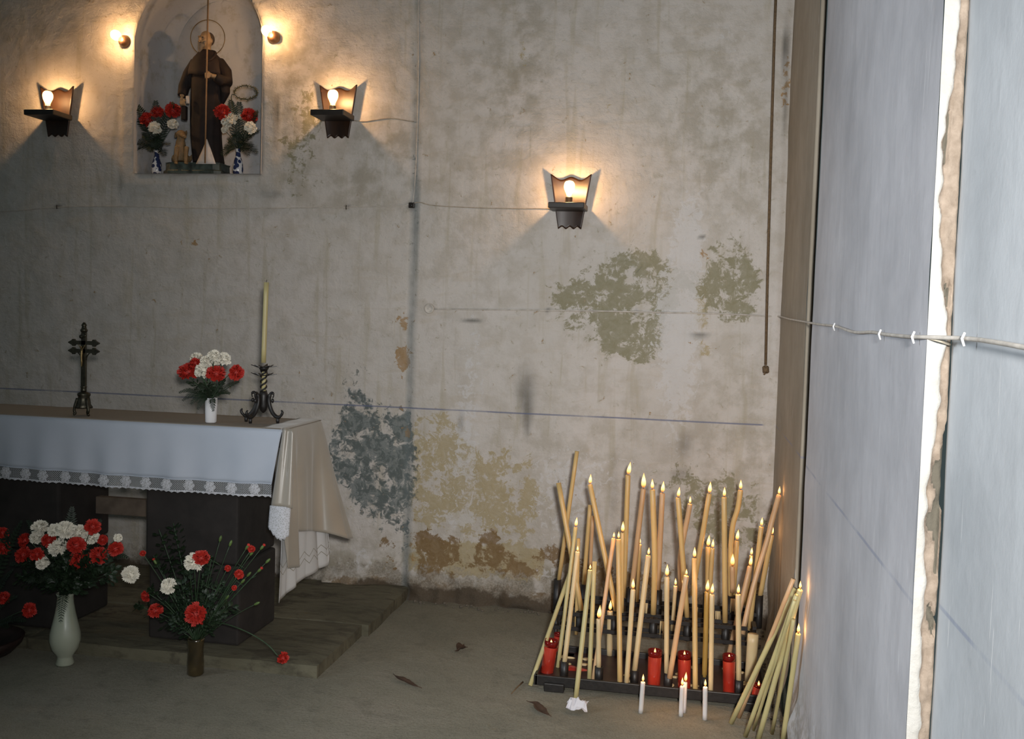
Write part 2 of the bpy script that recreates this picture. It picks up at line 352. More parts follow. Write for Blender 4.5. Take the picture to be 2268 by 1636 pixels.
s = N('chapel_floor'); co = s.coord(); n1 = s.noise(1.1, 5, .6, co); n2 = s.noise(9, 5, .65, co); n3 = s.noise(70, 5, .7, co)
b = s.ramp(n1, [(.28, (.19, .18, .135)), (.5, (.27, .25, .19)), (.72, (.345, .305, .245))]); b = s.mix(s.math('MULTIPLY', s.step(n2, .5, .7), .5), b, (.155, .145, .11)); b = s.mix(s.math('MULTIPLY', s.step(n3, .62, .74), .4), b, (.10, .09, .065))
b = s.mix(s.math('MULTIPLY', s.step(n3, .36, .28), .3), b, (.36, .33, .28)); g = s.noise(190, 4, .75, s.coord((.7, 1.3, 1))); b = s.mix(s.math('MULTIPLY', s.step(g, .50, .66), .5), b, (.085, .078, .052)); b = s.mix(s.math('MULTIPLY', s.step(g, .44, .34), .35), b, (.34, .32, .26)); s.base(b); s.p(Roughness=.85); s.bump(s.math('ADD', n2, s.math('ADD', s.math('MULTIPLY', n3, .7), s.math('MULTIPLY', g, .3))), .8, .010); M['floor'] = s.m
s = N('worn_step_stone'); co = s.coord(); n1 = s.noise(1.8, 5, .6, co); n2 = s.noise(14, 5, .65, s.coord((.5, 1.6, 1))); 
b = s.ramp(n1, [(.28, (.085, .078, .048)), (.72, (.165, .148, .098))]); b = s.mix(s.math('MULTIPLY', s.step(n2, .48, .64), .65), b, (.055, .047, .030)); n5 = s.noise(5, 5, .65, co); b = s.mix(s.math('MULTIPLY', s.step(n5, .58, .66), .6), b, (.045, .035, .024)); s.base(b); s.p(Roughness=.8); s.bump(s.math('ADD', n2, n5), .8, .010); M['step'] = s.m
M['gap'] = simple('deep_gap', (.02, .015, .012), .95)

# ================================================================== THE SETTING
XS = .411                                   # face of the side wall
NX0, NX1, NZ0 = -3.024, -2.288, 2.206       # niche opening and sill
NXC, NR = (NX0+NX1)/2, (NX1-NX0)/2
NZS = 2.89                                  # spring line of the niche arch
def arch_top(x): return NZS + sqrt(max(0, NR*NR-(x-NXC)**2))
def in_niche(x, z): return NX0 < x < NX1 and z > NZ0 and z < arch_top(x)

BL = []
def blob(ch, px, py, rx, ry, amp=.6):
    p = at(px, py, 0); k = mpp(0); BL.append((ch, p.x, p.z, rx*k, ry*k, amp))
G_, O_, T_, B_, GR, PA, SO, RU = range(8)
for a in [(1300,640,75,60,.40),(1420,610,80,60,.66),(1400,650,90,50,.5),(1290,700,60,40,.55),(1400,740,70,45,.72),(1430,785,30,25,.55),(1360,700,90,60,.35),(1600,640,60,60,.42),(1640,680,50,70,.38),(1620,600,70,50,.33),
          (660,300,45,70,.50),(655,400,60,45,.48),(690,230,30,60,.38),(730,830,45,30,.33),(1660,330,40,60,.30),(1180,1060,70,90,.30),(1650,1130,90,90,.42),(1550,1130,110,70,.40),(1520,1040,60,40,.35),(1600,500,40,60,.22),(720,110,90,60,.34),(420,20,60,30,.30),(560,60,30,40,.45),(380,170,35,25,.42)]: blob(G_, *a)
for a in [(960,940,50,45,.60),(950,1020,55,70,.66),(1010,1060,60,70,.60),(1100,1040,90,60,.42),(1150,1100,60,70,.50),(940,1110,60,50,.50),(1060,1130,120,40,.48),(1080,1230,130,40,.62),(1350,240,14,12,.8),(1240,900,160,40,.25),(640,180,30,70,.42),(840,1240,60,30,.45),(1160,120,14,50,.5),(1000,80,16,14,.4),(1560,720,22,90,.45),(1540,640,22,60,.40),(770,1150,60,60,.35)]: blob(O_, *a)
for a in [(780,880,26,50,.50),(805,900,26,30,.42),(800,960,50,45,.66),(860,980,40,55,.60),(800,1020,60,60,.62),(860,1060,55,60,.62),(840,1120,50,50,.50),(765,1000,30,60,.5),(880,1010,40,90,.5),(890,1130,20,90,.35),(800,810,22,12,.40),(1395,600,22,18,.3)]: blob(T_, *a)
for a in [(945,1200,40,26,.72),(960,1245,36,30,.66),(1008,1205,14,26,.70),(1075,1225,28,40,.66),(1110,1240,40,18,.5),(1090,1200,22,22,.6),(1225,1220,40,22,.66),(1150,1265,40,12,.62),(860,1210,30,50,.42),(1280,1260,60,30,.45),(1000,1310,160,16,.55),(1150,1320,120,20,.55),(820,1290,90,14,.5),(1350,1290,60,50,.4),(1500,1280,120,50,.3),(1690,1270,30,70,.5)]: blob(B_, *a)
for a in [(640,260,40,150,.7),(700,120,70,90,.5),(880,180,40,160,.45),(1160,120,60,120,.45),(1540,160,120,160,.3),(1620,330,90,140,.5),(830,340,70,90,.5),(760,430,80,50,.4),(80,60,160,60,.35),(1130,300,60,250,.35),(1000,330,60,250,.35),(1280,1000,120,90,.3),(1640,1000,90,160,.5),(1200,1300,300,60,.6),(850,1280,120,60,.5),(1450,1250,300,120,.4),(730,1180,60,120,.3)]: blob(GR, *a)
for a in [(1528,520,26,70,.75),(1510,640,36,140,.62),(1500,760,50,120,.60),(1500,900,26,100,.45),(1045,820,28,160,.40),(1025,1020,28,120,.55),(800,1240,30,26,.62),(1020,1150,60,16,.6),(1250,1130,60,90,.5),(1300,1050,120,60,.35),(1640,80,60,40,.3),(1240,1270,40,14,.6),(600,200,16,160,.4)]: blob(PA, *a)
for a in [(1164,858,17,38,.45),(1166,890,14,32,.35),(1168,925,8,28,.45),(1168,950,5,14,.35),(1045,711,17,3,.9),(1550,743,15,4,.9),(1516,985,14,20,.35),(1505,1050,16,10,.4),(1480,1110,14,14,.3),(912,455,9,9,.9),(128,457,8,4,.9),(768,458,5,4,.8),(1740,110,5,40,.9),(1740,230,4,50,.5),(614,240,4,30,.8),(612,300,5,60,.5),(600,430,30,6,.35),(1020,935,5,18,.5),(1555,524,5,3,.9),(1500,1010,80,120,.12),(1213,687,5,4,.8),(1410,690,4,4,.8),(1360,1075,8,60,.2)]: blob(SO, *a)
for a in [(895,712,12,14,.75),(894,795,15,20,.85),(900,960,8,12,.7),(1560,560,10,20,.5),(1740,180,8,60,.6),(915,1210,10,60,.3),(890,800,10,80,.3),(1225,385,5,12,.9),(400,540,8,6,.7),(430,540,8,6,.7)]: blob(RU, *a)

def stains(x, z):
    r = [0.0]*8
    for ch, bx, bz, rx, rz, am in BL:
        dx = (x-bx)/rx
        if abs(dx) > 2.2: continue
        dz = (z-bz)/rz
        if abs(dz) > 2.2: continue
        d = dx*dx+dz*dz
        if d < 4.5: r[ch] += am*(.86 if ch < 6 else 1)*exp(-d**1.3*.5)
    # the damp vertical seam and its teal run-off
    sx = -1.447
    e = abs(x-sx-.012*noise.noise((0, 3, z*1.3)))
    r[2] += .22*exp(-(e/.022)**2)
    r.append(exp(-(e/.019)**4)*(.75+.45*noise.noise((5, 1, z*2.2)))+.5*exp(-((x-sx-.016)/.006)**2))
    # tan plaster band low on the wall, then its crumbled foot
    if -1.43 < x < -.70 and .11 < z < .32: r[1] += .42*min(1, (z-.11)/.04)*min(1, (.32-z)/.03)
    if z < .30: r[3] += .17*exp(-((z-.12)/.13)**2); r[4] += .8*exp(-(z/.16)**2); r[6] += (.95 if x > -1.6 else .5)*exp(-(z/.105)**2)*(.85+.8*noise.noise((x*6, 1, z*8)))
    return [min(.60 if i in (0, 2) else .60 if i == 1 and not (z < .34) else .92 if i == 1 else .66 if i == 3 else 1.2, v) for i, v in enumerate(r)]

def paint(me):
    a = me.attributes.new('stain_a', 'FLOAT_COLOR', 'POINT'); b = me.attributes.new('stain_b', 'FLOAT_COLOR', 'POINT')
    da = []; db = []; dc = []
    for v in me.vertices:
        r = stains(v.co.x, v.co.z); da += r[:4]; db += r[4:8]; dc.append(r[8])
    a.data.foreach_set('color', da); b.data.foreach_set('color', db); c = me.attributes.new('seam', 'FLOAT', 'POINT'); c.data.foreach_set('value', dc)

def wall_y(x, z):
    y = .010*noise.noise((x*1.1, 0, z*1.1))+.005*noise.noise((x*4, 2, z*4))+.0016*noise.noise((x*17, 9, z*17))
    ox = max(NX0-x, x-NX1, 0); band = 0
    if ox > 0 or not in_niche(x, z):
        if z > NZS: dd = sqrt((x-NXC)**2+(z-NZS)**2)-NR
        else: dd = max(ox, NZ0-z)
        if dd < .075 and z > 2.08 and dd > -.05: band = .016
        elif dd < .10 and z > 2.08 and dd > -.05: band = .007
    y -= band
    e = abs(x+1.447); y += .007*exp(-(e/.016)**4)
    if x < -1.447: y += .006
    if z < .20:
        t = (.20-z)/.20; y -= t*(.038+.075*noise.noise((x*5, 0, z*9))+.045*noise.noise((x*14, 4, z*14)))*(1 if x > -1.9 else .4)
    return y
def onwall(px, py, off=.0035):
    p = at(px, py, 0); p = at(px, py, wall_y(p.x, p.z)); p.y = wall_y(p.x, p.z)-off; return p
def build_back_wall():
    xs = []; x = -5.6
    while x < -4.0: xs.append(x); x += .08
    x = -4.0
    while x < XS+.02: xs.append(x); x += .0165
    xs.append(XS+.06)
    zs = [-.02+.0165*i for i in range(202)]+[3.45, 3.6]
    vs = []; ins = []
    for z in zs:
        for x in xs:
            y = wall_y(x, z)
            vs.append([x, y, z]); ins.append(in_niche(x, z))
    nx, nz = len(xs), len(zs); fs = []
    for j in range(nz-1):
        for i in range(nx-1):
            q = (j*nx+i, j*nx+i+1, (j+1)*nx+i+1, (j+1)*nx+i)
            if all(ins[k] for k in q): continue
            fs.append(q)
            for k in q:
                if ins[k] and len(vs[k]) == 3: vs[k].append(1)
    out = []
    for v in vs:
        x, y, z = v[:3]
        if len(v) == 4:      # snap the ring of inner vertices onto the opening
            if z <= NZS:
                c = [(abs(x-NX0), NX0, z), (abs(x-NX1), NX1, z), (abs(z-NZ0), x, NZ0)]; _, x, z = min(c)
            else:
                d = sqrt((x-NXC)**2+(z-NZS)**2) or 1; x = NXC+(x-NXC)*NR/d; z = NZS+(z-NZS)*NR/d
        out.append((x, y, z))
    b = MB(); b.v = out; b.f = fs
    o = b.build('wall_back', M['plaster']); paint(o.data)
    tag(o, 'stained whitewashed chapel wall with arched niche', 'wall', kind='structure')
    # niche recess: reveal, rounded back and sill
    DEP = .27
    outline = [(NX0, NZ0)]+[(NX0, NZ0+(NZS-NZ0)*i/12) for i in range(1, 12)]+[(NXC-NR*cos(pi*i/28), NZS+NR*sin(pi*i/28)) for i in range(29)]+[(NX1, NZS-(NZS-NZ0)*i/12) for i in range(1, 13)]
    rows = []
    for k in range(9):
        t = k/8; yy = -.014+(DEP+.014)*sin(t*pi/2)**1.0; sh = 1-.20*t**3
        rows.append([(NXC+(x-NXC)*sh+.003*noise.noise((x*6, t*3, z*6)), yy if k < 8 else DEP, NZ0+(z-NZ0)*(1-.05*t**3)) for x, z in outline])
    b = MB().grid(rows)
    # back face as a fan of strips between mirrored outline points
    last = rows[-1]; n = len(last); brow = []
    for i in range(n//2+1):
        a, c = Vector(last[i]), Vector(last[n-1-i]); brow.append([a.lerp(c, t/16)+V(0, .006*noise.noise((a.x+t, 3, a.z*5)), 0) for t in range(17)])
    b.grid(brow)
    nb = b.build('niche_recess', M['niche'], o); paint(nb.data)
    sill = MB().grid([[(NX0+(NX1-NX0)*i/20, -.016+(DEP+.05)*j/6, NZ0+.001*noise.noise((i, j, 0))) for i in range(21)] for j in range(7)])
    sb = sill.build('niche_sill', M['niche'], o); paint(sb.data)
    return o
wall_back = build_back_wall()

def build_side_wall():
    root = thing('wall_right', (XS, -2, 0), 'grey painted side wall with cracked plaster edge and vertical gap', 'wall', kind='structure')
    def sheet(name, y0, y1, x, mat, dy=.03, dz=.03, foot=True):
        rows = []; ny = int((y1-y0)/dy)
        for j in range(int(3.62/dz)+1):
            z = -.02+j*dz; row = []
            for i in range(ny+1):
                y = y0+(y1-y0)*i/ny
                xx = x+.006*noise.noise((3, y*1.3, z*1.3))+.002*noise.noise((7, y*6, z*6))
                if foot and z < .34 and y > -1.9:
                    t = (.34-z)/.34; xx -= t*max(0, .02+.05*noise.noise((1, y*7, z*6)))*(1 if y < -.9 else .5)
                row.append((xx, y, z))
            rows.append(row)
        return MB().grid(rows).build(name, mat, root)
    sheet('corner_strip', -1.13, .03, XS, M['side_beige'])
    # rounded arris and dark open joint
    b = MB()
    for k in range(40):
        pass
    b.tube([(XS+.010+.002*noise.noise((0, 0, z*2)), -1.145+.006*noise.noise((2, 0, z*1.5)), z) for z in [i*.12-.02 for i in range(31)]], .011, 12)
    b.build('joint_arris', M['side_beige'], root)
    MB().box((XS+.060, -1.42, -.02), (XS+.085, -1.12, 3.6)).build('open_joint', M['gap'], root, smooth=False)
    sheet('grey_panel', -3.118, -1.372, XS-.004, M['side_grey'])
    MB().box((XS, -1.374, -.02), (XS+.07, -1.366, 3.6)).build('panel_end', M['side_grey'], root, smooth=False)
    NEARX = XS+.040
    sheet('near_panel', -6.2, -3.110, NEARX, M['side_near'], .06, .06, False)
    # broken end face of the panel: white plaster toward the room, rubble toward the wall
    rows = []; aa = []
    nzs = 420
    for j in range(nzs+1):
        z = -.02+3.62*j/nzs; row = []
        edge = .46+.32*noise.noise((11, 0, z*3.1))+.22*noise.noise((4, 8, z*11))+.14*noise.noise((8, 1, z*31)); cav = noise.noise((2, 2, z*2.3))+.3*noise.noise((9, 2, z*9))
        for i in range(13):
            t = i/12; x = XS-.004+(NEARX+.004-XS)*t+.003*noise.noise((6, t*2, z*5))*(t > 0)
            rub = max(0, min(1, (t-edge)/.12+.5)); hole = 1.0 if (noise.noise((t*1.6, 7, z*5.5))+.45*noise.noise((t*4, 3, z*17))+.25*cav > .36 and t > edge+.10) else 0.0
            y = -3.122+.012*rub+.006*rub*noise.noise((t*4, 1, z*40))+.020*hole+.002*noise.noise((t*3, 5, z*12))
            if t > .94: y += .006
            row.append((x, y, z)); aa += [rub, hole, 0, 1]
        rows.append(row)
    e = MB().grid(rows).build('broken_edge', M['edge'], root)
    at_ = e.data.attributes.new('stain_a', 'FLOAT_COLOR', 'POINT'); at_.data.foreach_set('color', aa)
    return root
wall_right = build_side_wall()

def build_floor():
    rows = []
    for j in range(90):
        y = -6.6+6.75*j/89; rows.append([(x, y, .004*noise.noise((x*2, y*2, 0))-.002) for x in [-6+6.7*i/90 for i in range(91)]])
    o = MB().grid(rows).build('floor', M['floor']); tag(o, 'grey-brown trodden earthen chapel floor', 'floor', kind='structure')
    # two rows of worn stone slabs under the altar
    root = thing('floor_step', (-3, -.6, 0), 'low step of worn stone slabs under the altar', 'step', kind='structure')
    rnd = random.Random(4)
    def slab(x0, x1, y0, y1, top):
        nx, ny = max(4, int((x1-x0)/.06)), max(3, int((y1-y0)/.06)); rows = []
        def P(i, j, zz):
            x = x0+(x1-x0)*i/nx; y = y0+(y1-y0)*j/ny
            if i == nx: x += .012*noise.noise((y*5, 1, 0))
            if j == 0: y += .010*noise.noise((x*5, 7, 0))
            return (x, y, zz)
        def drop(i, j): return -.006 if (i in (0, nx) or j in (0, ny)) else 0
        top_rows = [[P(i, j, top+drop(i, j)+.004*noise.noise((x0+i*.3, j*.3, 0))) for i in range(nx+1)] for j in range(ny+1)]
        b = MB().grid(top_rows)
        ring = [(i, 0) for i in range(nx+1)]+[(nx, j) for j in range(1, ny+1)]+[(i, ny) for i in range(nx-1, -1, -1)]+[(0, j) for j in range(ny-1, -1, -1)]
        b.grid([[P(i, j, -.01) for i, j in ring], [top_rows[j][i] for i, j in ring]])
        return b.build('slab', M['step'], root, smooth=False)
    for x0, x1 in [(-5.5, -4.05), (-4.04, -2.78), (-2.77, -1.455)]: slab(x0, x1, -1.215, -.66, .055)
    for x0, x1 in [(-5.5, -3.5), (-3.49, -2.2), (-2.19, -1.425)]: slab(x0, x1, -.65, .04, .058)
build_floor()

# ================================================================== ALTAR
AX0, AX1, AY0, AY1, AZ = -3.36, -1.635, -1.165, -.79, 1.0
def build_altar():
    a = thing('altar', (-2.5, -.98, .055), 'dark stone block altar table under the white cloth', 'altar')
    MB().box((AX0, AY0+.006, .925), (AX1-.004, AY1, .996)).build('tabletop', M['stone_dark'], a, smooth=False, bevel=.008)
    for x0, x1 in ((-2.285, -1.86), (-3.14, -2.70)):
        b = MB(); z = .055; rnd = random.Random(int(x0*10)); cuts = [.055, .40, .925]
        for k in range(2):
            j = rnd.uniform(-.008, .008); g = .004
            b.box((x0+j, -1.10+j*.5, cuts[k]+(g if k else 0)), (x1+j*.5, -.72, cuts[k+1]))
        b.build('support_block', M['stone_dark'], a, smooth=False, bevel=.012)
    MB().box((-2.71, -.83, .52), (-2.28, -.79, .60)).build('crossbar', M['board'], a, smooth=False, bevel=.004)
build_altar()

def build_cloths():
    c = thing('altar_cloth', (-2.4, AY0, AZ), 'white altar cloth with a lace border hanging over the front', 'altar cloth')
    nx = 150; ex = -1.632
    top = [[(AX0-.01+(ex+.012-AX0)*i/nx, AY0-.002+(AY1-AY0+.02)*j/12, AZ+.003+.0014*noise.noise((i*.12, j*.5, 0))) for i in range(nx+1)] for j in range(13)]
    MB().grid(top).build('cloth_top', M['linen_top_shaded'], c, solid=.002)
    def front(t, u):
        # u along the front, t from the edge down
        x = AX0-.01+(ex-AX0-.040*t)*u
        y = AY0-.006-.006*(1-(1-min(1, t*6))**2)-.012*t*(.5+.5*sin(x*17+2*sin(x*3)))-.006*t*sin(x*41)
        z = AZ+.003-.222*t-.006*t*sin(x*2.2)
        return V(x, y, z)
    MB().grid([[front(j/14, i/nx) for i in range(nx+1)] for j in range(15)]).build('front_drop', M['linen'], c, solid=.0015)
    lw = .056; n2 = 360
    lace = MB().grid([[front(1, i/n2)+V(0, -.0015*j/4, -lw*(j/4)*(1 if j < 4 else 1)+(.006*abs(sin(i/n2*pi*62)) if j == 4 else 0)) for i in range(n2+1)] for j in range(5)])
    lt = lace.build('lace_trim', M['net'], c)
    rows = []
    for j in range(3): rows.append([front(1, i/n2)+V(0, -.003, -lw+.012-.012*j/2+(.006*abs(sin(i/n2*pi*62)) if j == 2 else 0)-.002) for i in range(n2+1)])
    MB().grid(rows).build('scalloped_hem', M['lace'], lt, solid=.0015)
    rows = [[front(1, i/n2)+V(0, -.002, .003-.006*j) for i in range(n2+1)] for j in range(2)]
    MB().grid(rows).build('heading', M['linen'], lt, solid=.0015)
    # rosettes: six-lobed rings worked in thread
    R = MB()
    for k in range(6):
        q = k*pi/3; cx, cz = .0125*cos(q), .0125*sin(q)
        R.tube([(cx+.0062*cos(g), 0, cz+.0062*sin(g)) for g in [2*pi*i/10 for i in range(11)]], .0019, 5, cap=False)
    R.tube([(.0055*cos(g), -.0005, .0055*sin(g)) for g in [2*pi*i/10 for i in range(11)]], .0026, 5, cap=False)
    R.ell((0, .0008, 0), (.0165, .0008, .0165), 18, 4)
    src = R.build('rosette', M['lace'], lt); me = src.data; bpy.data.objects.remove(src)
    px = [14, 57, 99, 143, 187, 233, 278, 323, 371, 418, 466, 514, 564]
    for k, p in enumerate(px+[-30, -72, -114]):
        w = at(p, 1060, AY0-.02); u = (w.x-AX0+.01)/(ex-AX0-.040)
        o = link('rosette', me, M['lace'], lt); o.scale = (1.28, 1, 1.28); o.location = front(1, u)+V(0, -.005, -lw*.45)
build_cloths()

def build_satin():
    c = thing('satin_cloth', (-1.60, -1.0, AZ), 'cream satin cloth with white hem draped over the altar end', 'draped cloth')
    # a sheet given by front-to-rear stations: (y, bottom z, how far it stands off at the foot)
    def sheet(name, st, mat, xtop, wav, n=90, m=40, y_off=0, over=True, seed=0):
        rows = []
        ys = [s[0] for s in st]
        def val(u, k):
            f = u*(len(st)-1); i = min(len(st)-2, int(f)); t = f-i; t = t*t*(3-2*t) if k else t
            return st[i][k]*(1-t)+st[i+1][k]*t
        for j in range(m+1):
            t = j/m; row = []
            for i in range(n+1):
                u = i/n; zb = val(u, 1); off = val(u, 2); yb = val(u, 3); yt = val(u, 0)
                y = yt+(yb-yt)*t
                z = AZ+.006-(AZ-zb)*t
                x = xtop+.012*(1-exp(-t*12))+off*t**1.15 + wav*min(1, t*2.2)*(sin(u*23+1.2*sin(t*2+seed)+seed)+.5*sin(u*41+seed*2))
                if t == 0: x -= .004
                row.append((x, y, z))
            rows.append(row)
        if over:       # the part lying on the table
            lead = []
            for k in range(5):
                tt = k/5
                lead.append([(-1.735+(xtop-.004+1.735)*tt, p[1], AZ+.008+.001*sin(p[1]*40)) for p in rows[0]])
            rows = lead+rows
        return MB().grid(rows).build(name, mat, c, solid=.0016)
    #   y top, z bottom, stand-off, y bottom
    sheet('satin_fall', [(-1.172, .74, -.02, -1.20), (-1.165, .66, .0, -1.20), (-1.15, .43, .02, -1.19), (-1.10, .42, .035, -1.12), (-1.05, .56, .02, -1.08), (-.97, .545, .02, -1.0), (-.90, .53, .02, -.93), (-.83, .51, .05, -.86), (-.79, .47, .13, -.78), (-.775, .46, .14, -.72)], M['satin'], -1.632, .007, 110)
    sheet('linen_hem', [(-1.175, .285, -.008, -1.20), (-1.12, .30, .0, -1.13), (-1.05, .32, .01, -1.06), (-.95, .335, .02, -.97), (-.87, .345, .04, -.86), (-.81, .35, .055, -.80), (-.785, .40, .06, -.77)], M['hem'], -1.643, .005, 80, seed=1, over=False)
    # folded front corner of the upper cloth with its lace end
    rows = []; lrows = []
    for j in range(25):
        t = j/24; row = []
        for i in range(17):
            u = i/16
            p = at(627+(600-627)*t+u*(24+24*t), 947+173*t+u*u*6, AY0-.012-.03*t-.014*sin(u*pi)*(.3+t)-.006*sin(u*9))
            row.append(p)
        rows.append(row)
    MB().grid(rows).build('corner_fold', M['satin'], c, solid=.0016)
    for j in range(13):
        t = j/12; row = []
        for i in range(17):
            u = i/16; dz = (48+26*sin(u*2.6)+2.5*sin(u*34)*t)*t
            row.append(at(598+u*(46)-4*t, 1119+u*4+dz*(1-.0*u), AY0-.046-.016*sin(u*pi)-.004*t))
        lrows.append(row)
    MB().grid(lrows).build('lace_corner', M['lace'], c, solid=.002)
build_satin()

# ================================================================== FLOWERS
def carnation_mesh(name, mat, seed):
    rnd = random.Random(seed); b = MB(); n = 64
    for k in range(n):
        t = (k+.5)/n; e = math.asin(1-1.22*t); az = k*2.39996+rnd.uniform(-.25, .25); l = rnd.uniform(.86, 1.08)*(1.0+.06*t); wd = rnd.uniform(.20, .30)
        d = V(cos(az)*cos(e), sin(az)*cos(e), sin(e)*.86); sd = V(-sin(az), cos(az), 0); tw = rnd.uniform(-.9, .9); up = d.cross(sd)
        sd = sd*cos(tw)+up*sin(tw); up = sd.cross(d).normalized(); rows = []; ph = rnd.uniform(0, 6)
        for j in range(3):
            r_ = (.30, .74, 1.0)[j]; row = []
            for i in range(6):
                q = i/2.5-1; jag = (.06 if i % 2 else -.07)+rnd.uniform(-.04, .04) if j == 2 else 0
                row.append(d*(l*(r_*(1-.05*q*q)+jag))+sd*(wd*(.35, .8, 1.05)[j]*q)+up*(.09*r_*sin(i*2.4+ph)*(j > 0)))
            rows.append(row)
        b.grid(rows)
    b.ell((0, 0, .05), (.62, .62, .56), 10, 7)
    me = bpy.data.meshes.new(name); me.from_pydata(b.v, [], b.f); me.update(); me.materials.append(mat)
    me.polygons.foreach_set('use_smooth', [True]*len(me.polygons)); return me
CARN = {'red': [carnation_mesh('red_carnation_petals', M['red'], i) for i in (1, 2, 3)], 'white': [carnation_mesh('white_carnation_petals', M['white'], i) for i in (4, 5, 6)]}
_c = MB().lathe([(.05, -1.05), (.20, -.85), (.26, -.4), (.30, .02), (.42, .18)], n=8, close=True)
CALYX = bpy.data.meshes.new('calyx'); CALYX.from_pydata(_c.v, [], _c.f); CALYX.materials.append(M['stem'])
CALYX.polygons.foreach_set('use_smooth', [True]*len(CALYX.polygons))
rf = random.Random(11)
def carnation(px, py, rpx, col, Y, root, label, group, face=None, sag=.03):
    p = at(px, py, Y); r = rpx*mpp(Y)*1.28; root = Vector(root)
    toward = (EYE-p).normalized(); out = p-root; out.z *= .6
    d = (out.normalized()*.55+toward*.75+V(0, 0, .25)).normalized() if face is None else Vector(face).normalized()
    d = (d+V(rf.uniform(-.22, .22), rf.uniform(-.1, .1), rf.uniform(-.15, .2))).normalized()
    c = p-d*r*.30
    e = thing('carnation', c, label, 'flower', group)
    q = d.to_track_quat('Z', 'Y') @ Matrix.Rotation(rf.uniform(0, 6.28), 3, 'Z').to_quaternion()
    for nm, me in (('petals', CARN[col][rf.randrange(3)]), ('calyx', CALYX)):
        o = bpy.data.objects.new(nm, me); C.objects.link(o); o.parent = e
        o.rotation_mode = 'QUATERNION'; o.rotation_quaternion = q; k = r if nm == 'petals' else r*.62; o.scale = (k, k, k*1.0)
    base = c-d*r*.62
    mid = base.lerp(root, .42)+V(0, 0, sag)-d*r*.5
    MB().tube(bez(base, mid, root, 7), .0017, 5).build('stem', M['stem'], e)
    return e

_used = {}
def clock(root, tip, label, group):
    if not group: return label
    d = tip-root; a = math.degrees(math.atan2(d.dot(_r), d.dot(_u))) % 360; h = round(a/30*2)/2 or 12.0; L = d.length
    hh = int(h) or 12; w_ = ('half past ' if h % 1 else '')+['one','two','three','four','five','six','seven','eight','nine','ten','eleven','twelve'][hh-1]+('' if h % 1 else ' o\'clock')
    lb = label+', pointing to '+w_; _used.setdefault(lb, []).append((L, round(root.x, 3), round(tip.x, 4), round(tip.z, 4))); return lb
def frond(root, tip, sag, wid, label, group, n=15, col='fern', cat='fern', name='fern_frond', tw=0.0):
    root, tip = Vector(root), Vector(tip); mid = root.lerp(tip, .5)+V(0, 0, sag)
    P = bez(root, mid, tip, n*2); label = clock(root, tip, label, group)
    e = thing(name, root, label, cat, group)
    MB().tube(P, [.0016*(1-i/len(P))+.0005 for i in range(len(P))], 4).build('stalk', M['stem'] if col != 'fern' else M[col], e)
    b = MB(); L = (tip-root).length
    for i in range(4, len(P)-1):
        t = i/len(P); d = (P[i+1]-P[i]).normalized(); view = (EYE-P[i]).normalized(); nrm = (view*.6+V(0, 0, .6)+V(tw, 0, 0)).normalized(); s_ = d.cross(nrm).normalized()
        w_ = wid*(sin(pi*min(1, .16+t*.86))**.8)*rf.uniform(.85, 1.1)+.004
        for sg in (-1, 1):
            dr = (s_*sg+d*.65+nrm*rf.uniform(-.25, .1)).normalized(); q = P[i]; ww = max(.0022, L/len(P)*.42)
            b.add([q-d*ww*.5, q+dr*w_*.5-d*ww, q+dr*w_, q+dr*w_*.5+d*ww, q+d*ww*.5], [(0, 1, 2, 3, 4)])
    b.build('leaflets', M[col], e, smooth=False); return e

def sprig(root, tip, sag, label, group, leaf=.016, n=34, name='leafy_sprig', spread=.03, cat='sprig'):
    root, tip = Vector(root), Vector(tip); P = bez(root, root.lerp(tip, .5)+V(0, 0, sag), tip, 20); label = clock(root, tip, label, group)
    e = thing(name, root, label, cat, group); MB().tube(P, .0018, 5).build('stalk', M['stem'], e); b = MB()
    for k in range(n):
        i = int(len(P)*(.28+.71*k/n)); i = min(i, len(P)-2); d = (P[i+1]-P[i]).normalized(); a = rf.uniform(0, 6.28); o1 = d.orthogonal().normalized(); o2 = d.cross(o1)
        dr = (o1*cos(a)+o2*sin(a)+d*rf.uniform(.3, 1.0)).normalized(); sd = dr.cross(d).normalized(); nm = sd.cross(dr)
        q = P[i]+(o1*cos(a)+o2*sin(a))*spread*rf.uniform(0, .5); l = leaf*rf.uniform(.7, 1.25); w_ = l*.36
        b.add([q, q+dr*l*.3+sd*w_*.8, q+dr*l*.65+sd*w_, q+dr*l, q+dr*l*.65-sd*w_, q+dr*l*.3-sd*w_*.8, q+dr*l*.5+nm*l*.1], [(0, 1, 6), (1, 2, 6), (2, 3, 6), (3, 4, 6), (4, 5, 6), (5, 0, 6)])
    b.build('leaves', M['leaf'], e, smooth=False); return e

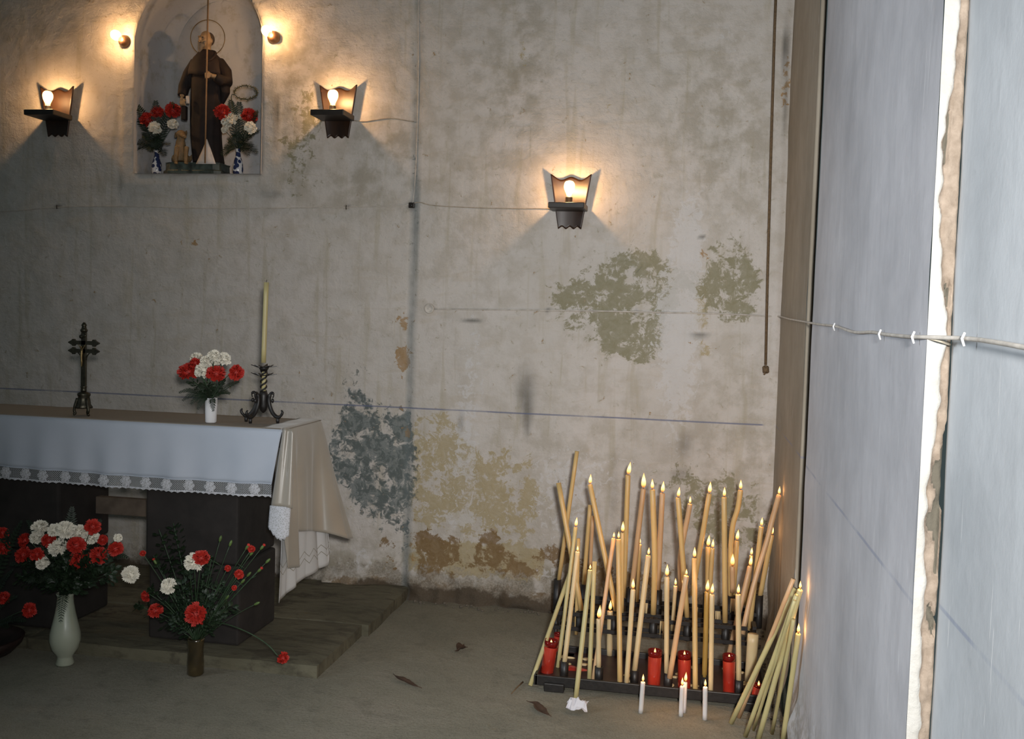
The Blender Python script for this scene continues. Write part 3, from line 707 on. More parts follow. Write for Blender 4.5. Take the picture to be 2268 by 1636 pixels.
def bud(px, py, Y, root, label, group, tipcol=None, r=.006):
    p = at(px, py, Y); root = Vector(root); e = thing('carnation_bud', root, label, 'flower bud', group)
    P = bez(root, root.lerp(p, .55)+V(0, 0, .02), p, 8); MB().tube(P, .0015, 5).build('stem', M['stem'], e)
    d = (P[-1]-P[-2]).normalized(); rt = d.to_track_quat('Z', 'Y').to_matrix()
    MB().lathe([(.001, -.006), (r*.8, 0), (r, r*1.6), (r*.75, r*3), (r*.2, r*3.8)], p, 8, ax=rt).build('calyx', M['bud'], e)
    if tipcol: MB().ell(p+d*r*3.5, (r*1.1, r*1.1, r*.9), 8, 6, rt).build('petals', M[tipcol], e)
    for k in range(3):      # narrow leaves along the stem
        i = 2+2*k; q = P[i]; dd = (V(rf.uniform(-1, 1), -.3, rf.uniform(.2, 1))).normalized(); sd = dd.cross(V(0, 1, 0)).normalized()
        MB().add([q, q+dd*.02+sd*.002, q+dd*.045, q+dd*.02-sd*.002], [(0, 1, 2, 3)]).build('leaf', M['stem'], e, smooth=False)
    return e

def ring_path(c, r, n=24, ax=None):
    return [Vector(c)+(ax @ V(r*cos(2*pi*i/n), r*sin(2*pi*i/n), 0) if ax else V(r*cos(2*pi*i/n), r*sin(2*pi*i/n), 0)) for i in range(n+1)]

# --- pale green vase on the floor
VY = -1.335; vb = onfloor(144, 1470)
def k2(px): return px*mpp(VY)
def lathe_vase(name, foot, prof, mat, label, group=None, wall=.004, nm_in=True):
    e = thing(name, foot, label, 'vase', group)
    prof = list(prof); inner = [(max(.002, r-wall), z) for r, z in reversed(prof) if z > prof[0][1]+.012]
    MB().lathe(prof+inner, foot, 32, close=True).build('body', mat, e); return e
v1 = lathe_vase('flower_vase', vb, [(k2(21), 0), (k2(22), k2(4)), (k2(18), k2(18)), (k2(20), k2(24)), (k2(31), k2(40)), (k2(37), k2(62)), (k2(36), k2(80)), (k2(30), k2(105)), (k2(24), k2(132)), (k2(20), k2(155)), (k2(19), k2(172)), (k2(22), k2(180))], M['celadon'], 'pale green glazed baluster vase on the floor before the altar')
mouth = vb+V(0, 0, k2(174))
gA = 'carnations in the pale green vase'
for a in [(87,1166,16,'white','white carnation above left of the red ones in pale green vase'),(80,1189,13,'white','lower white carnation of the pair at left of pale green vase bouquet'),
          (121,1172,13,'white','white carnation beside the largest white bloom at bouquet top'),(145,1171,17,'white','large white carnation topping the pale green vase bouquet'),
          (176,1177,16,'white','white carnation right of the bouquet top in pale green vase'),(203,1187,14,'white','white carnation just below the topmost red one'),
          (126,1209,18,'white','large white carnation facing forward at the bouquet middle'),(93,1245,13,'white','lowest white carnation at the left of pale green vase bouquet'),
          (290,1271,16,'white','white carnation drooping outward past the pale green vase bouquet',V(.75,-.6,.1)),(262,1190,8,'white','small white carnation on a stem right of pale green vase bouquet'),
          (206,1165,15,'red','topmost red carnation in the pale green vase'),(50,1196,15,'red','red carnation at the upper left edge of pale green vase bouquet',V(-.7,-.6,.2)),
          (108,1194,14,'red','red carnation between the white ones in pale green vase'),(50,1226,16,'red','red carnation at the lower left edge of pale green vase bouquet'),
          (81,1225,13,'red','red carnation above the lowest white one'),(169,1205,17,'red','upper of two large overlapping red carnations, pale green vase'),
          (179,1237,20,'red','largest red carnation, low in the pale green vase bouquet'),(220,1226,17,'red','red carnation right of the largest red one'),
          (256,1216,14,'red','red carnation at right edge of pale green vase bouquet',V(.6,-.7,.1)),(228,1194,10,'red','half hidden red carnation behind the right-hand stems')]:
    carnation(*a[:4], VY+rf.uniform(-.14, -.02), mouth+V(rf.uniform(-.02, .02), rf.uniform(-.02, .02), 0), a[4], gA, a[5] if len(a) > 5 else None)
def fr(root, px, py, Y, sag, wid, label, group, **k): return frond(root, at(px, py, Y), sag, wid, label, group, **k)
gF = 'fern fronds in the pale green vase'
for px, py, dy, sag, wd in [(160,1120,.05,.06,.035),(225,1150,.05,.08,.035),(285,1235,.0,.14,.03),(60,1150,.05,.06,.035),(20,1250,-.02,.10,.035),(60,1290,-.1,.10,.04),(215,1290,-.05,.10,.04),(240,1255,0,.08,.035),(100,1150,.1,.05,.03),(185,1270,-.12,.10,.035),(100,1280,-.12,.10,.035)]:
    fr(mouth, px, py, VY+dy, sag, wd, 'fern frond in the pale green vase', gF)
fr(mouth, 134, 1380, VY-.09, .10, .028, 'small fern frond hanging down over the pale green vase', None, n=12)
for px, py in [(120,1285),(165,1288),(195,1250),(80,1275),(60,1240),(110,1225),(150,1240),(210,1250),(235,1225),(250,1270),(140,1195),(190,1200),(40,1275)]: sprig(mouth, at(px, py, VY-.06), .03, 'leafy sprig in the pale green vase', 'leafy sprigs in the pale green vase', .028, 60, spread=.06)

# --- amber glass jar
JY = -1.315; jb = onfloor(433, 1493)
def k3(px): return px*mpp(JY)
v2 = lathe_vase('glass_jar', jb, [(k3(17), 0), (k3(20.5), k3(4)), (k3(20), k3(30)), (k3(18.5), k3(60)), (k3(20), k3(84)), (k3(21), k3(92))], M['amber'], 'brown glass jar holding carnations on the floor', wall=.003)
jm = jb+V(0, 0, k3(80)); gB = 'carnations in the brown glass jar'
for a in [(430,1241,18,'white','white carnation in front of a red one, brown jar bouquet'),(372,1296,15,'white','white carnation at the left middle of brown jar bouquet'),
          (446,1233,15,'red','red carnation peeking out behind the white one'),(430,1360,21,'red','largest red carnation hanging at the brown jar mouth',V(0,-1,.1)),
          (342,1350,14,'red','red carnation at lower left of brown jar bouquet'),(320,1321,11,'red','small red carnation left of the brown jar, upper of two',V(-.5,-.6,-.2)),
          (530,1270,9,'red','small red carnation among the buds right of brown jar'),(558,1214,7,'red','tiny red carnation highest on the right-hand stems'),
          (316,1224,6,'red','tiny red carnation at the upper left of brown jar bouquet'),(519,1301,5,'red','tiny red carnation low among the right-hand stems'),(505,1257,6,'red','tiny red carnation left of the small red one')]:
    carnation(*a[:4], JY+rf.uniform(-.14, -.07)-(.05 if a[1] == 1360 else 0), jm+V(rf.uniform(-.02, .02), rf.uniform(-.02, .02), 0), a[4], gB, a[5] if len(a) > 5 else None)
# the long drooping stem
p0 = at(626, 1456, -1.36)
e = thing('carnation', p0, 'red carnation drooping on a long stem right of brown jar', 'flower', gB)
q = V(.75, -.55, -.25).to_track_quat('Z', 'Y')
for nm, me, k in (('petals', CARN['red'][0], .026), ('calyx', CALYX, .016)):
    o = bpy.data.objects.new(nm, me); C.objects.link(o); o.parent = e; o.rotation_mode = 'QUATERNION'; o.rotation_quaternion = q; o.scale = (k*.9, k*.9, k*1.1)
MB().tube(cat_rom([p0-V(.02, 0, -.006), at(590, 1425, -1.35), at(545, 1398, -1.34), at(490, 1380, -1.33), at(455, 1392, -1.32), jm], 5), .0024, 6).build('stem', M['stem'], e)
for i, (px, py, tc, lb) in enumerate([(487,1197,None,'green bud on the tallest stem of brown jar bouquet'),(509,1207,None,'green bud just right of the tallest one'),(590,1245,None,'green bud farthest right of brown jar bouquet'),(578,1215,'red','red tipped bud at far upper right of brown jar bouquet'),(555,1228,None,'green bud beside the tiny topmost red carnation'),(548,1275,None,'green bud right of the small red carnation'),(572,1265,'red','red tipped bud below the far green bud'),(535,1290,None,'green bud low on the right-hand stems'),(346,1248,'red','red tipped bud at left of brown jar bouquet'),(500,1325,None,'green bud low beside the dark stone block'),(565,1338,None,'green bud near the cloth hem'),(545,1215,'red','red tipped bud on an upright stem by the altar block')]):
    bud(px, py, JY+rf.uniform(-.05, .05), jm+V(rf.uniform(-.015, .015), 0, 0), lb, 'carnation buds in the brown jar', tc)
gS = 'leafy sprigs in the brown jar'
for px, py, dy, lb in [(352,1172,.06,'bushy sprig in the brown jar'),(384,1158,.10,'tallest sprig in the brown jar'),(395,1210,.04,None),(340,1230,.04,None),(420,1260,-.04,None),(470,1230,.05,None),(490,1290,-.02,None),(330,1300,0,None),(365,1330,-.06,None),(460,1320,-.08,None),(510,1340,-.02,None),(300,1335,0,None),(400,1290,-.08,None),(450,1270,0,None),(385,1375,-.07,None),(480,1360,-.06,None)]:
    sprig(jm, at(px, py, JY+dy), .02, lb or 'leafy sprig in the brown jar', gS, .024, 56, spread=.05)

# --- planter at the frame's edge
pl = onfloor(-58, 1452); gC = 'carnations in the dark planter'
e = thing('planter', pl, 'dark round planter half outside the frame', 'planter')
MB().lathe([(.10, 0), (.15, .015), (.185, .05), (.195, .075), (.185, .08), (.17, .06), (.0, .055)], pl, 28, close=True).build('bowl', M['darkbowl'], e)
pm = pl+V(0, 0, .06)
for a in [(6,1178,12,'red','upper red carnation at the very left edge of the picture'),(9,1211,14,'red','second red carnation down at the left picture edge'),(8,1321,13,'red','third red carnation down at the left picture edge'),(67,1352,14,'red','red carnation sticking out low beside the pale green vase',V(.9,-.4,0))]:
    carnation(*a[:4], -1.36, pm, a[4], gC, a[5] if len(a) > 5 else None)
for px, py in [(50,1150),(20,1170),(30,1260),(-20,1200),(40,1320),(20,1390),(60,1375),(-10,1300)]: fr(pm, px, py, -1.37, .08, .03, 'frond in the dark planter', 'fronds in the dark planter')

# --- white vase on the altar
WY = -1.075; wb = at(467, 939, WY); wb.z = AZ+.005
v3 = lathe_vase('flower_vase', wb, [(.021, 0), (.0235, .004), (.0245, .05), (.0255, .105)], M['porcelain'], 'white cylindrical vase of carnations on the altar', wall=.003)
wm = wb+V(0, 0, .095); gD = 'carnations in the white altar vase'
for a in [(434,790,12,'white','white carnation at upper left of altar bouquet'),(455,796,10,'white','white carnation second from left along altar bouquet top'),(475,785,12,'white','highest white carnation of the altar bouquet'),(478,799,8,'white','small white carnation under the highest one'),(497,792,13,'white','white carnation at upper right of altar bouquet'),(449,814,16,'white','large white carnation at the centre of altar bouquet'),(440,825,8,'white','small white carnation beside the large left red one'),(458,829,8,'white','lowest small white carnation of altar bouquet'),
          (415,819,19,'red','large red carnation at left of altar bouquet'),(431,801,11,'red','red carnation above the large left one'),(479,824,17,'red','round red carnation facing forward in altar bouquet'),(526,825,15,'red','red carnation leaning out right of altar bouquet',V(.8,-.5,.1))]:
    carnation(*a[:4], WY+rf.uniform(-.05, .05), wm, a[4], gD, a[5] if len(a) > 5 else None, .02)
for px, py, dy, sag, wd in [(395,870,-.03,.05,.018),(403,888,-.05,.06,.02),(422,896,-.06,.06,.02),(437,908,-.06,.06,.018),(412,845,0,.03,.02),(440,850,0,.03,.02),(470,850,-.04,.03,.02),(500,840,0,.03,.02),(510,872,.02,.04,.016),(530,845,.03,.03,.018),(455,860,-.05,.02,.018)]:
    fr(wm, px, py, WY+dy, sag, wd, 'fern frond in the white altar vase', 'fern fronds in the white altar vase', n=11)
fr(wm, 472, 912, WY-.045, .06, .018, 'fern frond hanging over the front of the white altar vase', None, n=11)
for px, py in [(425,843),(455,845),(495,845),(470,862)]: sprig(wm, at(px, py, WY), .01, 'leafy sprig in the white altar vase', 'leafy sprigs in the white altar vase', .016, 26)

# --- niche vases
def niche_vase(px, top, bot, label):
    Y = .06; f = at(px, bot, Y); f.z = NZ0+.003; k = mpp(Y); h = (bot-top)*k
    e = lathe_vase('small_vase', f, [(.020, 0), (.0255, .01), (.028, h*.22), (.025, h*.45), (.015, h*.68), (.0115, h*.82), (.016, h*.98)], M['ware'], label, 'blue and white vases in the niche', .003)
    return f+V(0, 0, h*.92)
m1 = niche_vase(347, 325, 384, 'blue and white vase left of the saint'); m2 = niche_vase(527, 322, 384, 'blue and white vase right of the saint')
gE = 'carnations in the niche vases'
for a in [(326,261,15,'red','lowest red carnation left of the saint'),(348,245,12,'red','middle red carnation left of the saint'),(384,242,15,'red','red carnation touching the saint at left'),(343,281,12,'white','white carnation under the red ones left of saint'),(383,273,10,'white','white carnation above the dog statuette')]:
    carnation(*a[:4], .02+rf.uniform(-.04, .03), m1, a[4], gE, None, .02)
for a in [(492,245,15,'red','red carnation touching the saint at right'),(552,253,15,'red','red carnation at far right of the niche'),(506,263,15,'white','large white carnation right of the saint'),(555,281,11,'white','white carnation under the far right red one'),(533,255,7,'white','small white carnation between the two right red ones'),(497,286,7,'white','small white carnation low against the saint robe')]:
    carnation(*a[:4], .02+rf.uniform(-.04, .03), m2, a[4], gE, None, .02)
for px, py, sag in [(282,338,.07),(300,318,.06),(315,300,.05),(330,335,.05),(365,345,.05),(375,320,.05),(300,228,.06),(345,222,.05),(385,226,.05),(295,250,.05),(355,300,.03),(340,305,.03)]: fr(m1, px, py, .02, sag, .038, 'fern frond left of the saint', 'fern fronds in the left niche vase', n=11)
for px, py, sag in [(570,340,.06),(560,325,.06),(500,330,.05),(490,345,.05),(545,300,.04),(520,295,.04),(505,310,.04),(572,245,.05),(530,225,.05),(510,220,.05),(575,290,.06),(535,315,.05),(550,345,.06)]: fr(m2, px, py, .02, sag, .038, 'fern frond right of the saint', 'fern fronds in the right niche vase', n=11)
# frond bent into a ring
Y = .02; pts = [at(512, 215, Y)]+[at(544+25*cos(a), 205-15*sin(a), Y-.02*sin(a)) for a in [radians(x) for x in range(200, 560, 14)]]
e = thing('fern_frond', m2, 'fern frond curled into a ring above the right vase', 'fern')
MB().tube(cat_rom([m2, at(522, 270, Y)]+pts, 3), .0022, 5).build('stalk', M['leaf'], e)
b = MB()
for p in cat_rom(pts, 3)[6:]:
    for k in range(2):
        d = V(rf.uniform(-1, 1), rf.uniform(-.5, .5), rf.uniform(-1, 1)).normalized(); sd = d.cross(V(0, 1, 0)).normalized(); b.add([p, p+d*.006+sd*.002, p+d*.013, p+d*.006-sd*.002], [(0, 1, 2, 3)])
b.build('leaflets', simple('olive_frond', (.14, .11, .045), .6), e, smooth=False)

# ================================================================== THINGS ON THE ALTAR
def build_cross():
    Y = -1.06; k = mpp(Y); b0 = at(185, 926, Y); b0.z = AZ+.005; cx = b0.x
    def z(py): return b0.z+(926-py)*k
    e = thing('altar_cross', b0, 'dark bronze cross with two crossbars standing on the altar', 'cross')
    T = .006
    # upright with stepped finial
    MB().box((cx-.0115, Y-T, z(868)), (cx+.0115, Y+T, z(722))).build('upright', M['dark_bronze'], e, smooth=False, bevel=.002)
    f = MB().lathe([(.013, z(722)), (.016, z(717)), (.011, z(713)), (.009, z(708)), (.012, z(705)), (.004, z(698))], (cx, Y, 0), 10); f.build('finial', M['dark_bronze'], e)
    MB().ell((cx-.010, Y-.008, z(733)), (.009, .004, .009), 10, 6).ell((cx+.004, Y-.008, z(730)), (.012, .004, .010), 10, 6).build('title_plate', M['dark_bronze'], e)
    for py, sl in ((748, 0), (768, 0)):
        b = MB(); zz = z(py); L = 41*k
        for sg in (-1, 1):
            P = [(cx, .0085), (cx+sg*L*.55, .0085), (cx+sg*L*.62, .0155), (cx+sg*L*.72, .0155), (cx+sg*L*.78, .010), (cx+sg*L, .002)]
            n = len(P); vs = [(x, yy, zz+s_*h) for yy in (Y-T, Y+T) for s_ in (-1, 1) for x, h in P]
            fs = []
            for i in range(n-1):
                a, c, d, g = i, n+i, 2*n+i, 3*n+i
                fs += [(a, a+1, c+1, c), (d, d+1, g+1, g), (c, c+1, g+1, g), (a, a+1, d+1, d)]
            fs += [(n-1, 2*n-1, 4*n-1, 3*n-1)]; b.add(vs, fs)
        b.build('crossbar', M['dark_bronze'], e, smooth=False)
    for sg in (-1, 1):     # brackets under the lower bar
        MB().tube(bez((cx+sg*.011, Y, z(790)), (cx+sg*.013, Y, z(778)), (cx+sg*.030, Y, z(772)), 6), [.003]*7, 6).build('bracket', M['dark_bronze'], e)
    b = MB(); yy = Y-.011
    b.tube([(cx-.004, yy, z(806)), (cx-.003, yy-.001, z(795)), (cx-.004, yy-.002, z(782)), (cx-.003, yy, z(766))], [.003, .0045, .0050, .0065], 8)
    b.ell((cx-.005, yy-.002, z(758)), (.005, .005, .006), 8, 6)
    b.tube([(cx-.003, yy, z(766)), (cx-.020, yy, z(752))], [.003, .002], 6); b.tube([(cx-.003, yy, z(766)), (cx+.014, yy, z(752))], [.003, .002], 6)
    b.build('corpus', M['corpus'], e, fuse=.0016)
    MB().lathe([(.010, z(868)), (.0135, z(864)), (.010, z(861)), (.013, z(858)), (.014, z(855)), (.010, z(852))], (cx, Y, 0), 14).build('knop', M['dark_bronze'], e)
    pl = MB()
    prof = [(.034, z(908)), (.036, z(905)), (.028, z(898)), (.026, z(888)), (.023, z(880)), (.027, z(876)), (.026, z(871)), (.015, z(868))]
    vs = []; n = 3
    for r, zz in prof:
        for q in range(12):
            a = 2*pi*q/12+.3; rr = r*(1+.10*cos(3*(a-.3))); vs.append((cx+rr*cos(a), Y+rr*sin(a), zz))
    pl.add(vs, [(i*12+q, i*12+(q+1) % 12, (i+1)*12+(q+1) % 12, (i+1)*12+q) for i in range(len(prof)-1) for q in range(12)]+[tuple(range(11, -1, -1)), tuple(range((len(prof)-1)*12, len(prof)*12))])
    pl.build('pedestal', M['dark_bronze'], e)
    for a in (-2.55, -.55, 1.57):
        d = V(cos(a), sin(a)*.8, 0)
        MB().tube(cat_rom([V(cx, Y, z(884))+d*.026, V(cx, Y, z(902))+d*.036, V(cx, Y, z(914))+d*.040, V(cx, Y, z(921))+d*.035, V(cx, Y, b0.z+.004)+d*.044], 4), [.007]*6+[.006]*6+[.0055]*5, 8).build('foot', M['dark_bronze'], e)
build_cross()

def build_candlestick():
    Y = -1.0; b0 = at(592, 936, Y); b0.z = AZ+.009; k = mpp(Y); cx = at(584, 850, Y).x
    def z(py): return b0.z+(936-py)*k
    e = thing('candlestick', b0, 'black iron candlestick with twisted stem and scroll legs', 'candlestick')
    MB().tube([(cx+.0005*i, Y, z(py)) for i, py in enumerate((864, 850, 835, 818, 806))], .0098, 12).build('stem_core', M['wax_ivory'], e)
    for ph in (0, pi):
        MB().tube([(cx+.0115*cos(ph+t*2*pi*2.3), Y+.0115*sin(ph+t*2*pi*2.3), z(866)+(z(808)-z(866))*t) for t in [i/40 for i in range(41)]], .0042, 6).build('twist', M['iron'], e)
    for py, nm in ((805, 0), (824, 1)):
        b = MB(); zz = z(py); n = 8
        for q in range(n):     # pointed, slightly raised leaves of the drip pan
            a = 2*pi*(q+.2)/n; d = V(cos(a), sin(a), 0); s_ = V(-sin(a), cos(a), 0); L = .056 if q % 2 == 0 else .046
            P = [V(cx, Y, zz)-s_*.010, V(cx, Y, zz)+d*.024-s_*.011, V(cx, Y, zz+.006+.003*(q % 3))+d*L, V(cx, Y, zz)+d*.024+s_*.011, V(cx, Y, zz)+s_*.010]
            b.add([p for p in P]+[p-V(0, 0, .003) for p in P], [(0, 1, 2, 3, 4), (9, 8, 7, 6, 5), (0, 5, 6, 1), (1, 6, 7, 2), (2, 7, 8, 3), (3, 8, 9, 4)])
        b.build('drip_pan', M['iron'], e, smooth=False)
    MB().lathe([(.012, z(816)), (.020, z(809)), (.021, z(806)), (.014, z(804))], (cx, Y, 0), 14).build('cup', M['iron'], e)
    MB().lathe([(.004, z(914)), (.014, z(908)), (.020, z(898)), (.018, z(885)), (.021, z(872)), (.016, z(866)), (.012, z(862))], (cx, Y, 0), 14).build('hub', M['iron'], e)
    for a in (radians(-8), radians(192), radians(-112)):
        d = V(cos(a), sin(a), 0); o = V(cx, Y, 0)
        def P(r, py): return o+d*r+V(0, 0, z(py))
        lg = MB().tube(cat_rom([P(.046, 877), P(.050, 871), P(.045, 866), P(.036, 867), P(.028, 878), P(.030, 893), P(.042, 909), P(.058, 919), P(.075, 922), P(.090, 916), P(.094, 908), P(.088, 906)], 4), [.003]*6+[.006]*8+[.0085]*20+[.006]*6+[.0035]*5, 8).build('scroll_leg', M['iron'], e)
        MB().lathe([(.0065, z(936)), (.008, z(930)), (.006, z(922))], P(.072, 936)-V(0, 0, z(936)), 10).build('foot', M['iron'], lg)
        MB().ell(P(.045, 884), (.007, .007, .010), 8, 6).build('leaf_curl', M['iron'], lg)
build_candlestick()

# ================================================================== CANDLES
FL = MB()
prof = [(.0, 0), (.20, .06), (.31, .18), (.335, .30), (.30, .45), (.21, .64), (.11, .82), (.03, .96), (.0, 1.0)]
FL.lathe([(max(r, .002), z) for r, z in prof], n=12); FLAME = bpy.data.meshes.new('flame'); FLAME.from_pydata(FL.v, [], FL.f); FLAME.materials.append(M['flame'])
FLAME.polygons.foreach_set('use_smooth', [True]*len(FLAME.polygons))
rc = random.Random(5)
def candle(P, wpx, mat, label, group='candles on the iron rack', flame=None, name='candle', wick=True, Yw=None, n=14):
    """P: axis points from foot to top in world space; flame: (height in pixels, lean x)"""
    P = [Vector(p) for p in P]; Y = P[0].y; r = wpx/2*(Yw or (P[-1].y-CAM_Y)/FOC)
    e = thing(name, P[0], label, 'candle', group)
    pts = cat_rom(P, 4) if len(P) > 2 else [P[0].lerp(P[1], i/6) for i in range(7)]
    m = len(pts); d = (pts[-1]-pts[-2]).normalized()
    rad = [r*(1+.035*noise.noise((i*.7, P[0].x*9, 1))) for i in range(m)]
    if flame:      # a little cup of melted wax at the top
        pts += [pts[-1]+d*r*.25]; rad[-1] = r*.98; rad += [r*.80]
    MB().tube(pts, rad, n).build('wax', M[mat], e)
    top = pts[-1]
    if wick:
        MB().tube([top-d*.002, top+d*.006, top+d*.010+V(.002, 0, .001)], .0011, 5).build('wick', M['wick'], e)
    if flame:
        h, lean = flame; h *= (P[-1].y-CAM_Y)/FOC
        o = bpy.data.objects.new('flame', FLAME); C.objects.link(o); o.parent = e; o.location = top+V(0, 0, .003)-P[0]
        o.scale = (max(.012, h*.50), max(.012, h*.50), h*1.06)
        li = bpy.data.lights.new('flame_light', 'POINT'); li.energy = .30; li.color = (1, .50, .18); li.shadow_soft_size = .008
        lo = bpy.data.objects.new('flame_light', li); C.objects.link(lo); lo.parent = e; lo.location = top+V(0, 0, h*.55)-P[0]
        o.rotation_euler = (rc.uniform(-.05, .05), lean, rc.uniform(0, .3))
    return e

candle([at(583.5, 803, -1.0), at(590, 625, -1.0)], 11.5, 'wax_ivory', 'tall unlit ivory candle in the black altar candlestick', None, wick=True)

TY, MY, FY = -.45, -.72, -1.03      # the three tiers of the rack
def cnd(tx, ty, bx, by, w, Y, mat, label, fl=None, lean=0.0, Yt=None, mid=None, **k):
    Yt = Y if Yt is None else Yt
    P = [at(bx, by, Y)]+[at(a, b, Y+(Yt-Y)*t) for a, b, t in (mid or [])]+[at(tx, ty, Yt)]
    return candle(P, w, mat, label, flame=(fl, lean) if fl else None, **k)
# upper tier
cnd(1278, 999, 1237, 1290, 9.5, TY, 'wax', 'tallest unlit beeswax candle, leaning right at left end of rack', wick=False)
cnd(1307, 1118, 1293, 1295, 9.5, TY, 'wax', 'unlit beeswax candle beside the leftmost leaning lit one', wick=False)
cnd(1313, 1142, 1305, 1300, 8, TY+.03, 'wax_pink', 'unlit candle half hidden behind another in rack upper tier', wick=False)
cnd(1391, 1053, 1381, 1322, 11.5, TY, 'wax', 'tall lit beeswax candle with the highest flame on the rack', 27, .16)
cnd(1425, 1083, 1398, 1316, 11.5, TY, 'wax_pink', 'tall lit rosy candle with a long thin flame', 32, -.02)
cnd(1417, 1206, 1411, 1332, 8.5, TY+.02, 'wax', 'short lit candle behind the long thin flame candle', 13, 0)
cnd(1467, 1093, 1457, 1305, 12, TY, 'wax_pink', 'tall lit candle, third of the three tall ones side by side', 24, .08)
cnd(1528, 1117, 1508, 1308, 11, TY, 'wax_pink', 'lit candle softened and kinked under its flame', 15, 0, mid=[(1506, 1240, .3), (1514, 1190, .6), (1522, 1150, .8)])
cnd(1571, 1094, 1533, 1318, 11, TY, 'wax', 'tall lit beeswax candle leaning right over the rack middle', 24, .06)
cnd(1568, 1212, 1567, 1330, 11, TY+.03, 'wax', 'lit candle, left one of the close middle pair', 24, .08)
cnd(1578, 1215, 1571, 1332, 9.5, TY, 'wax', 'lit candle, right one of the close middle pair', 18, .05)
cnd(1640, 1086, 1618, 1325, 11, TY, 'wax', 'tall lit candle with a melted S-shaped bend', 20, 0, mid=[(1618, 1240, .3), (1620, 1190, .5), (1624, 1158, .65), (1634, 1125, .82)])
cnd(1632, 1198, 1624, 1326, 10.5, TY+.02, 'wax', 'lit candle just under the melted bent one', 22, .12)
cnd(1622, 1255, 1623, 1312, 11, TY-.03, 'wax_pink', 'short thick rosy lit candle with wax drips in its cup', 26, .0)
cnd(1664, 1231, 1652, 1340, 9, TY+.03, 'wax', 'lit candle whose flame shows behind a nearer flame at right', 16, .05)
cnd(1709, 1186, 1683, 1322, 10.5, TY, 'wax', 'lit candle in the rightmost cup of the rack', 19, .1)
cnd(1686, 1167, 1660, 1395, 10.5, TY-.1, 'wax', 'lit candle second from the side wall, streaked with wax', 18, .1)
# middle tier
cnd(1237, 1069, 1288, 1352, 11.5, MY, 'wax', 'long unlit candle leaning left across the tallest unlit one', Yt=-.62)
cnd(1307, 1074, 1365, 1352, 11.5, MY, 'wax', 'lit candle leaning left, crossing over the rack left half', 21, .05, Yt=-.62)
cnd(1281, 1192, 1276, 1404, 8.5, MY+.02, 'wax', 'thin unlit candle behind the left leaning pair', wick=False)
cnd(1379, 1180, 1377, 1356, 9.5, MY, 'wax', 'lit candle with pointed flame before the highest candle', 23, 0)
cnd(1351, 1354, 1350, 1453, 13, MY, 'wax_pale', 'low lit stub burning down in the middle tier', 22, .05)
cnd(1445, 1085, 1447, 1360, 12.5, MY, 'wax', 'tall lit candle, second of the three tall ones side by side', 21, -.05, mid=[(1450, 1230, .45)])
cnd(1496, 1298, 1489, 1396, 8.5, MY+.03, 'wax_pale', 'small thin lit candle standing behind the middle tier', 15, 0)
cnd(1502, 1103, 1522, 1366, 11.5, MY, 'wax', 'tall lit candle leaning left beside the kinked one', 21, .1)
cnd(1604, 1102, 1606, 1378, 11.5, MY, 'wax', 'tall upright lit candle with a spark above its flame', 20, 0)
cnd(1725, 1097, 1644, 1404, 11, MY, 'wax_pink', 'melted lit candle leaning farthest toward the side wall', 17, .05, Yt=-.55, mid=[(1668, 1300, .3), (1698, 1200, .62), (1712, 1145, .8)])
cnd(1661, 1255, 1614, 1450, 11, MY, 'wax_pink', 'lit leaning candle with a dark charred collar', 22, .12, Yt=-.66)
# front tier
cnd(1275, 1168, 1234, 1490, 9, FY+.10, 'wax_ivory', 'lit slim candle leaning at the far left of the rack', 20, .1, Yt=-.80)
cnd(1279, 1223, 1249, 1478, 11, FY, 'wax_pale', 'lit pale candle in the first front cup', 12, 0, Yt=-.94)
cnd(1317, 1243, 1305, 1506, 10, FY, 'wax_ivory', 'unlit pale candle with blunt top behind the second front cup', wick=False, Yt=-.95)
cnd(1359, 1193, 1313, 1512, 9.5, FY, 'wax_pink', 'lit candle leaning right behind the second front cup', 12, .05, Yt=-.9)
cnd(1370, 1195, 1373, 1519, 11.5, FY-.06, 'wax', 'lit candle standing straight before the highest candle', 15, 0, Yt=-.95)
cnd(1326, 1371, 1326, 1480, 11, FY, 'wax_pale', 'short lit candle with a long flame in the second front cup', 28, .08)
cnd(1402, 1306, 1387, 1521, 11, FY-.06, 'wax_pale', 'lit pale candle left of the third front cup', 22, -.02)
cnd(1436, 1231, 1405, 1488, 12, FY, 'wax_pale', 'lit pale candle rising from the third front cup', 16, .05, Yt=-.95)
cnd(1477, 1278, 1476, 1495, 11, FY, 'wax_pale', 'upright lit pale candle, left of the crossed front pair', 25, 0)
cnd(1520, 1276, 1483, 1501, 12, FY-.03, 'wax_pink', 'lit candle leaning right, right of the crossed front pair', 13, 0)
cnd(1538, 1237, 1540, 1538, 11.5, FY-.05, 'wax', 'long lit candle between the red votives at front', 22, 0, Yt=-.98)
cnd(1566, 1311, 1560, 1505, 11.5, FY+.02, 'wax_honey', 'dark honey coloured lit candle at front', 24, .06)
cnd(1577, 1317, 1574, 1541, 11, FY-.05, 'wax_pale', 'lit pale candle right of the dark honey one', 22, .05)
cnd(1635, 1317, 1636, 1516, 12, FY, 'wax_pale', 'upright lit pale candle in the last front cup', 20, .03)
cnd(1668, 1404, 1661, 1508, 24, -.93, 'wax_pale', 'thick unlit pillar candle at the right of the rack', wick=False)
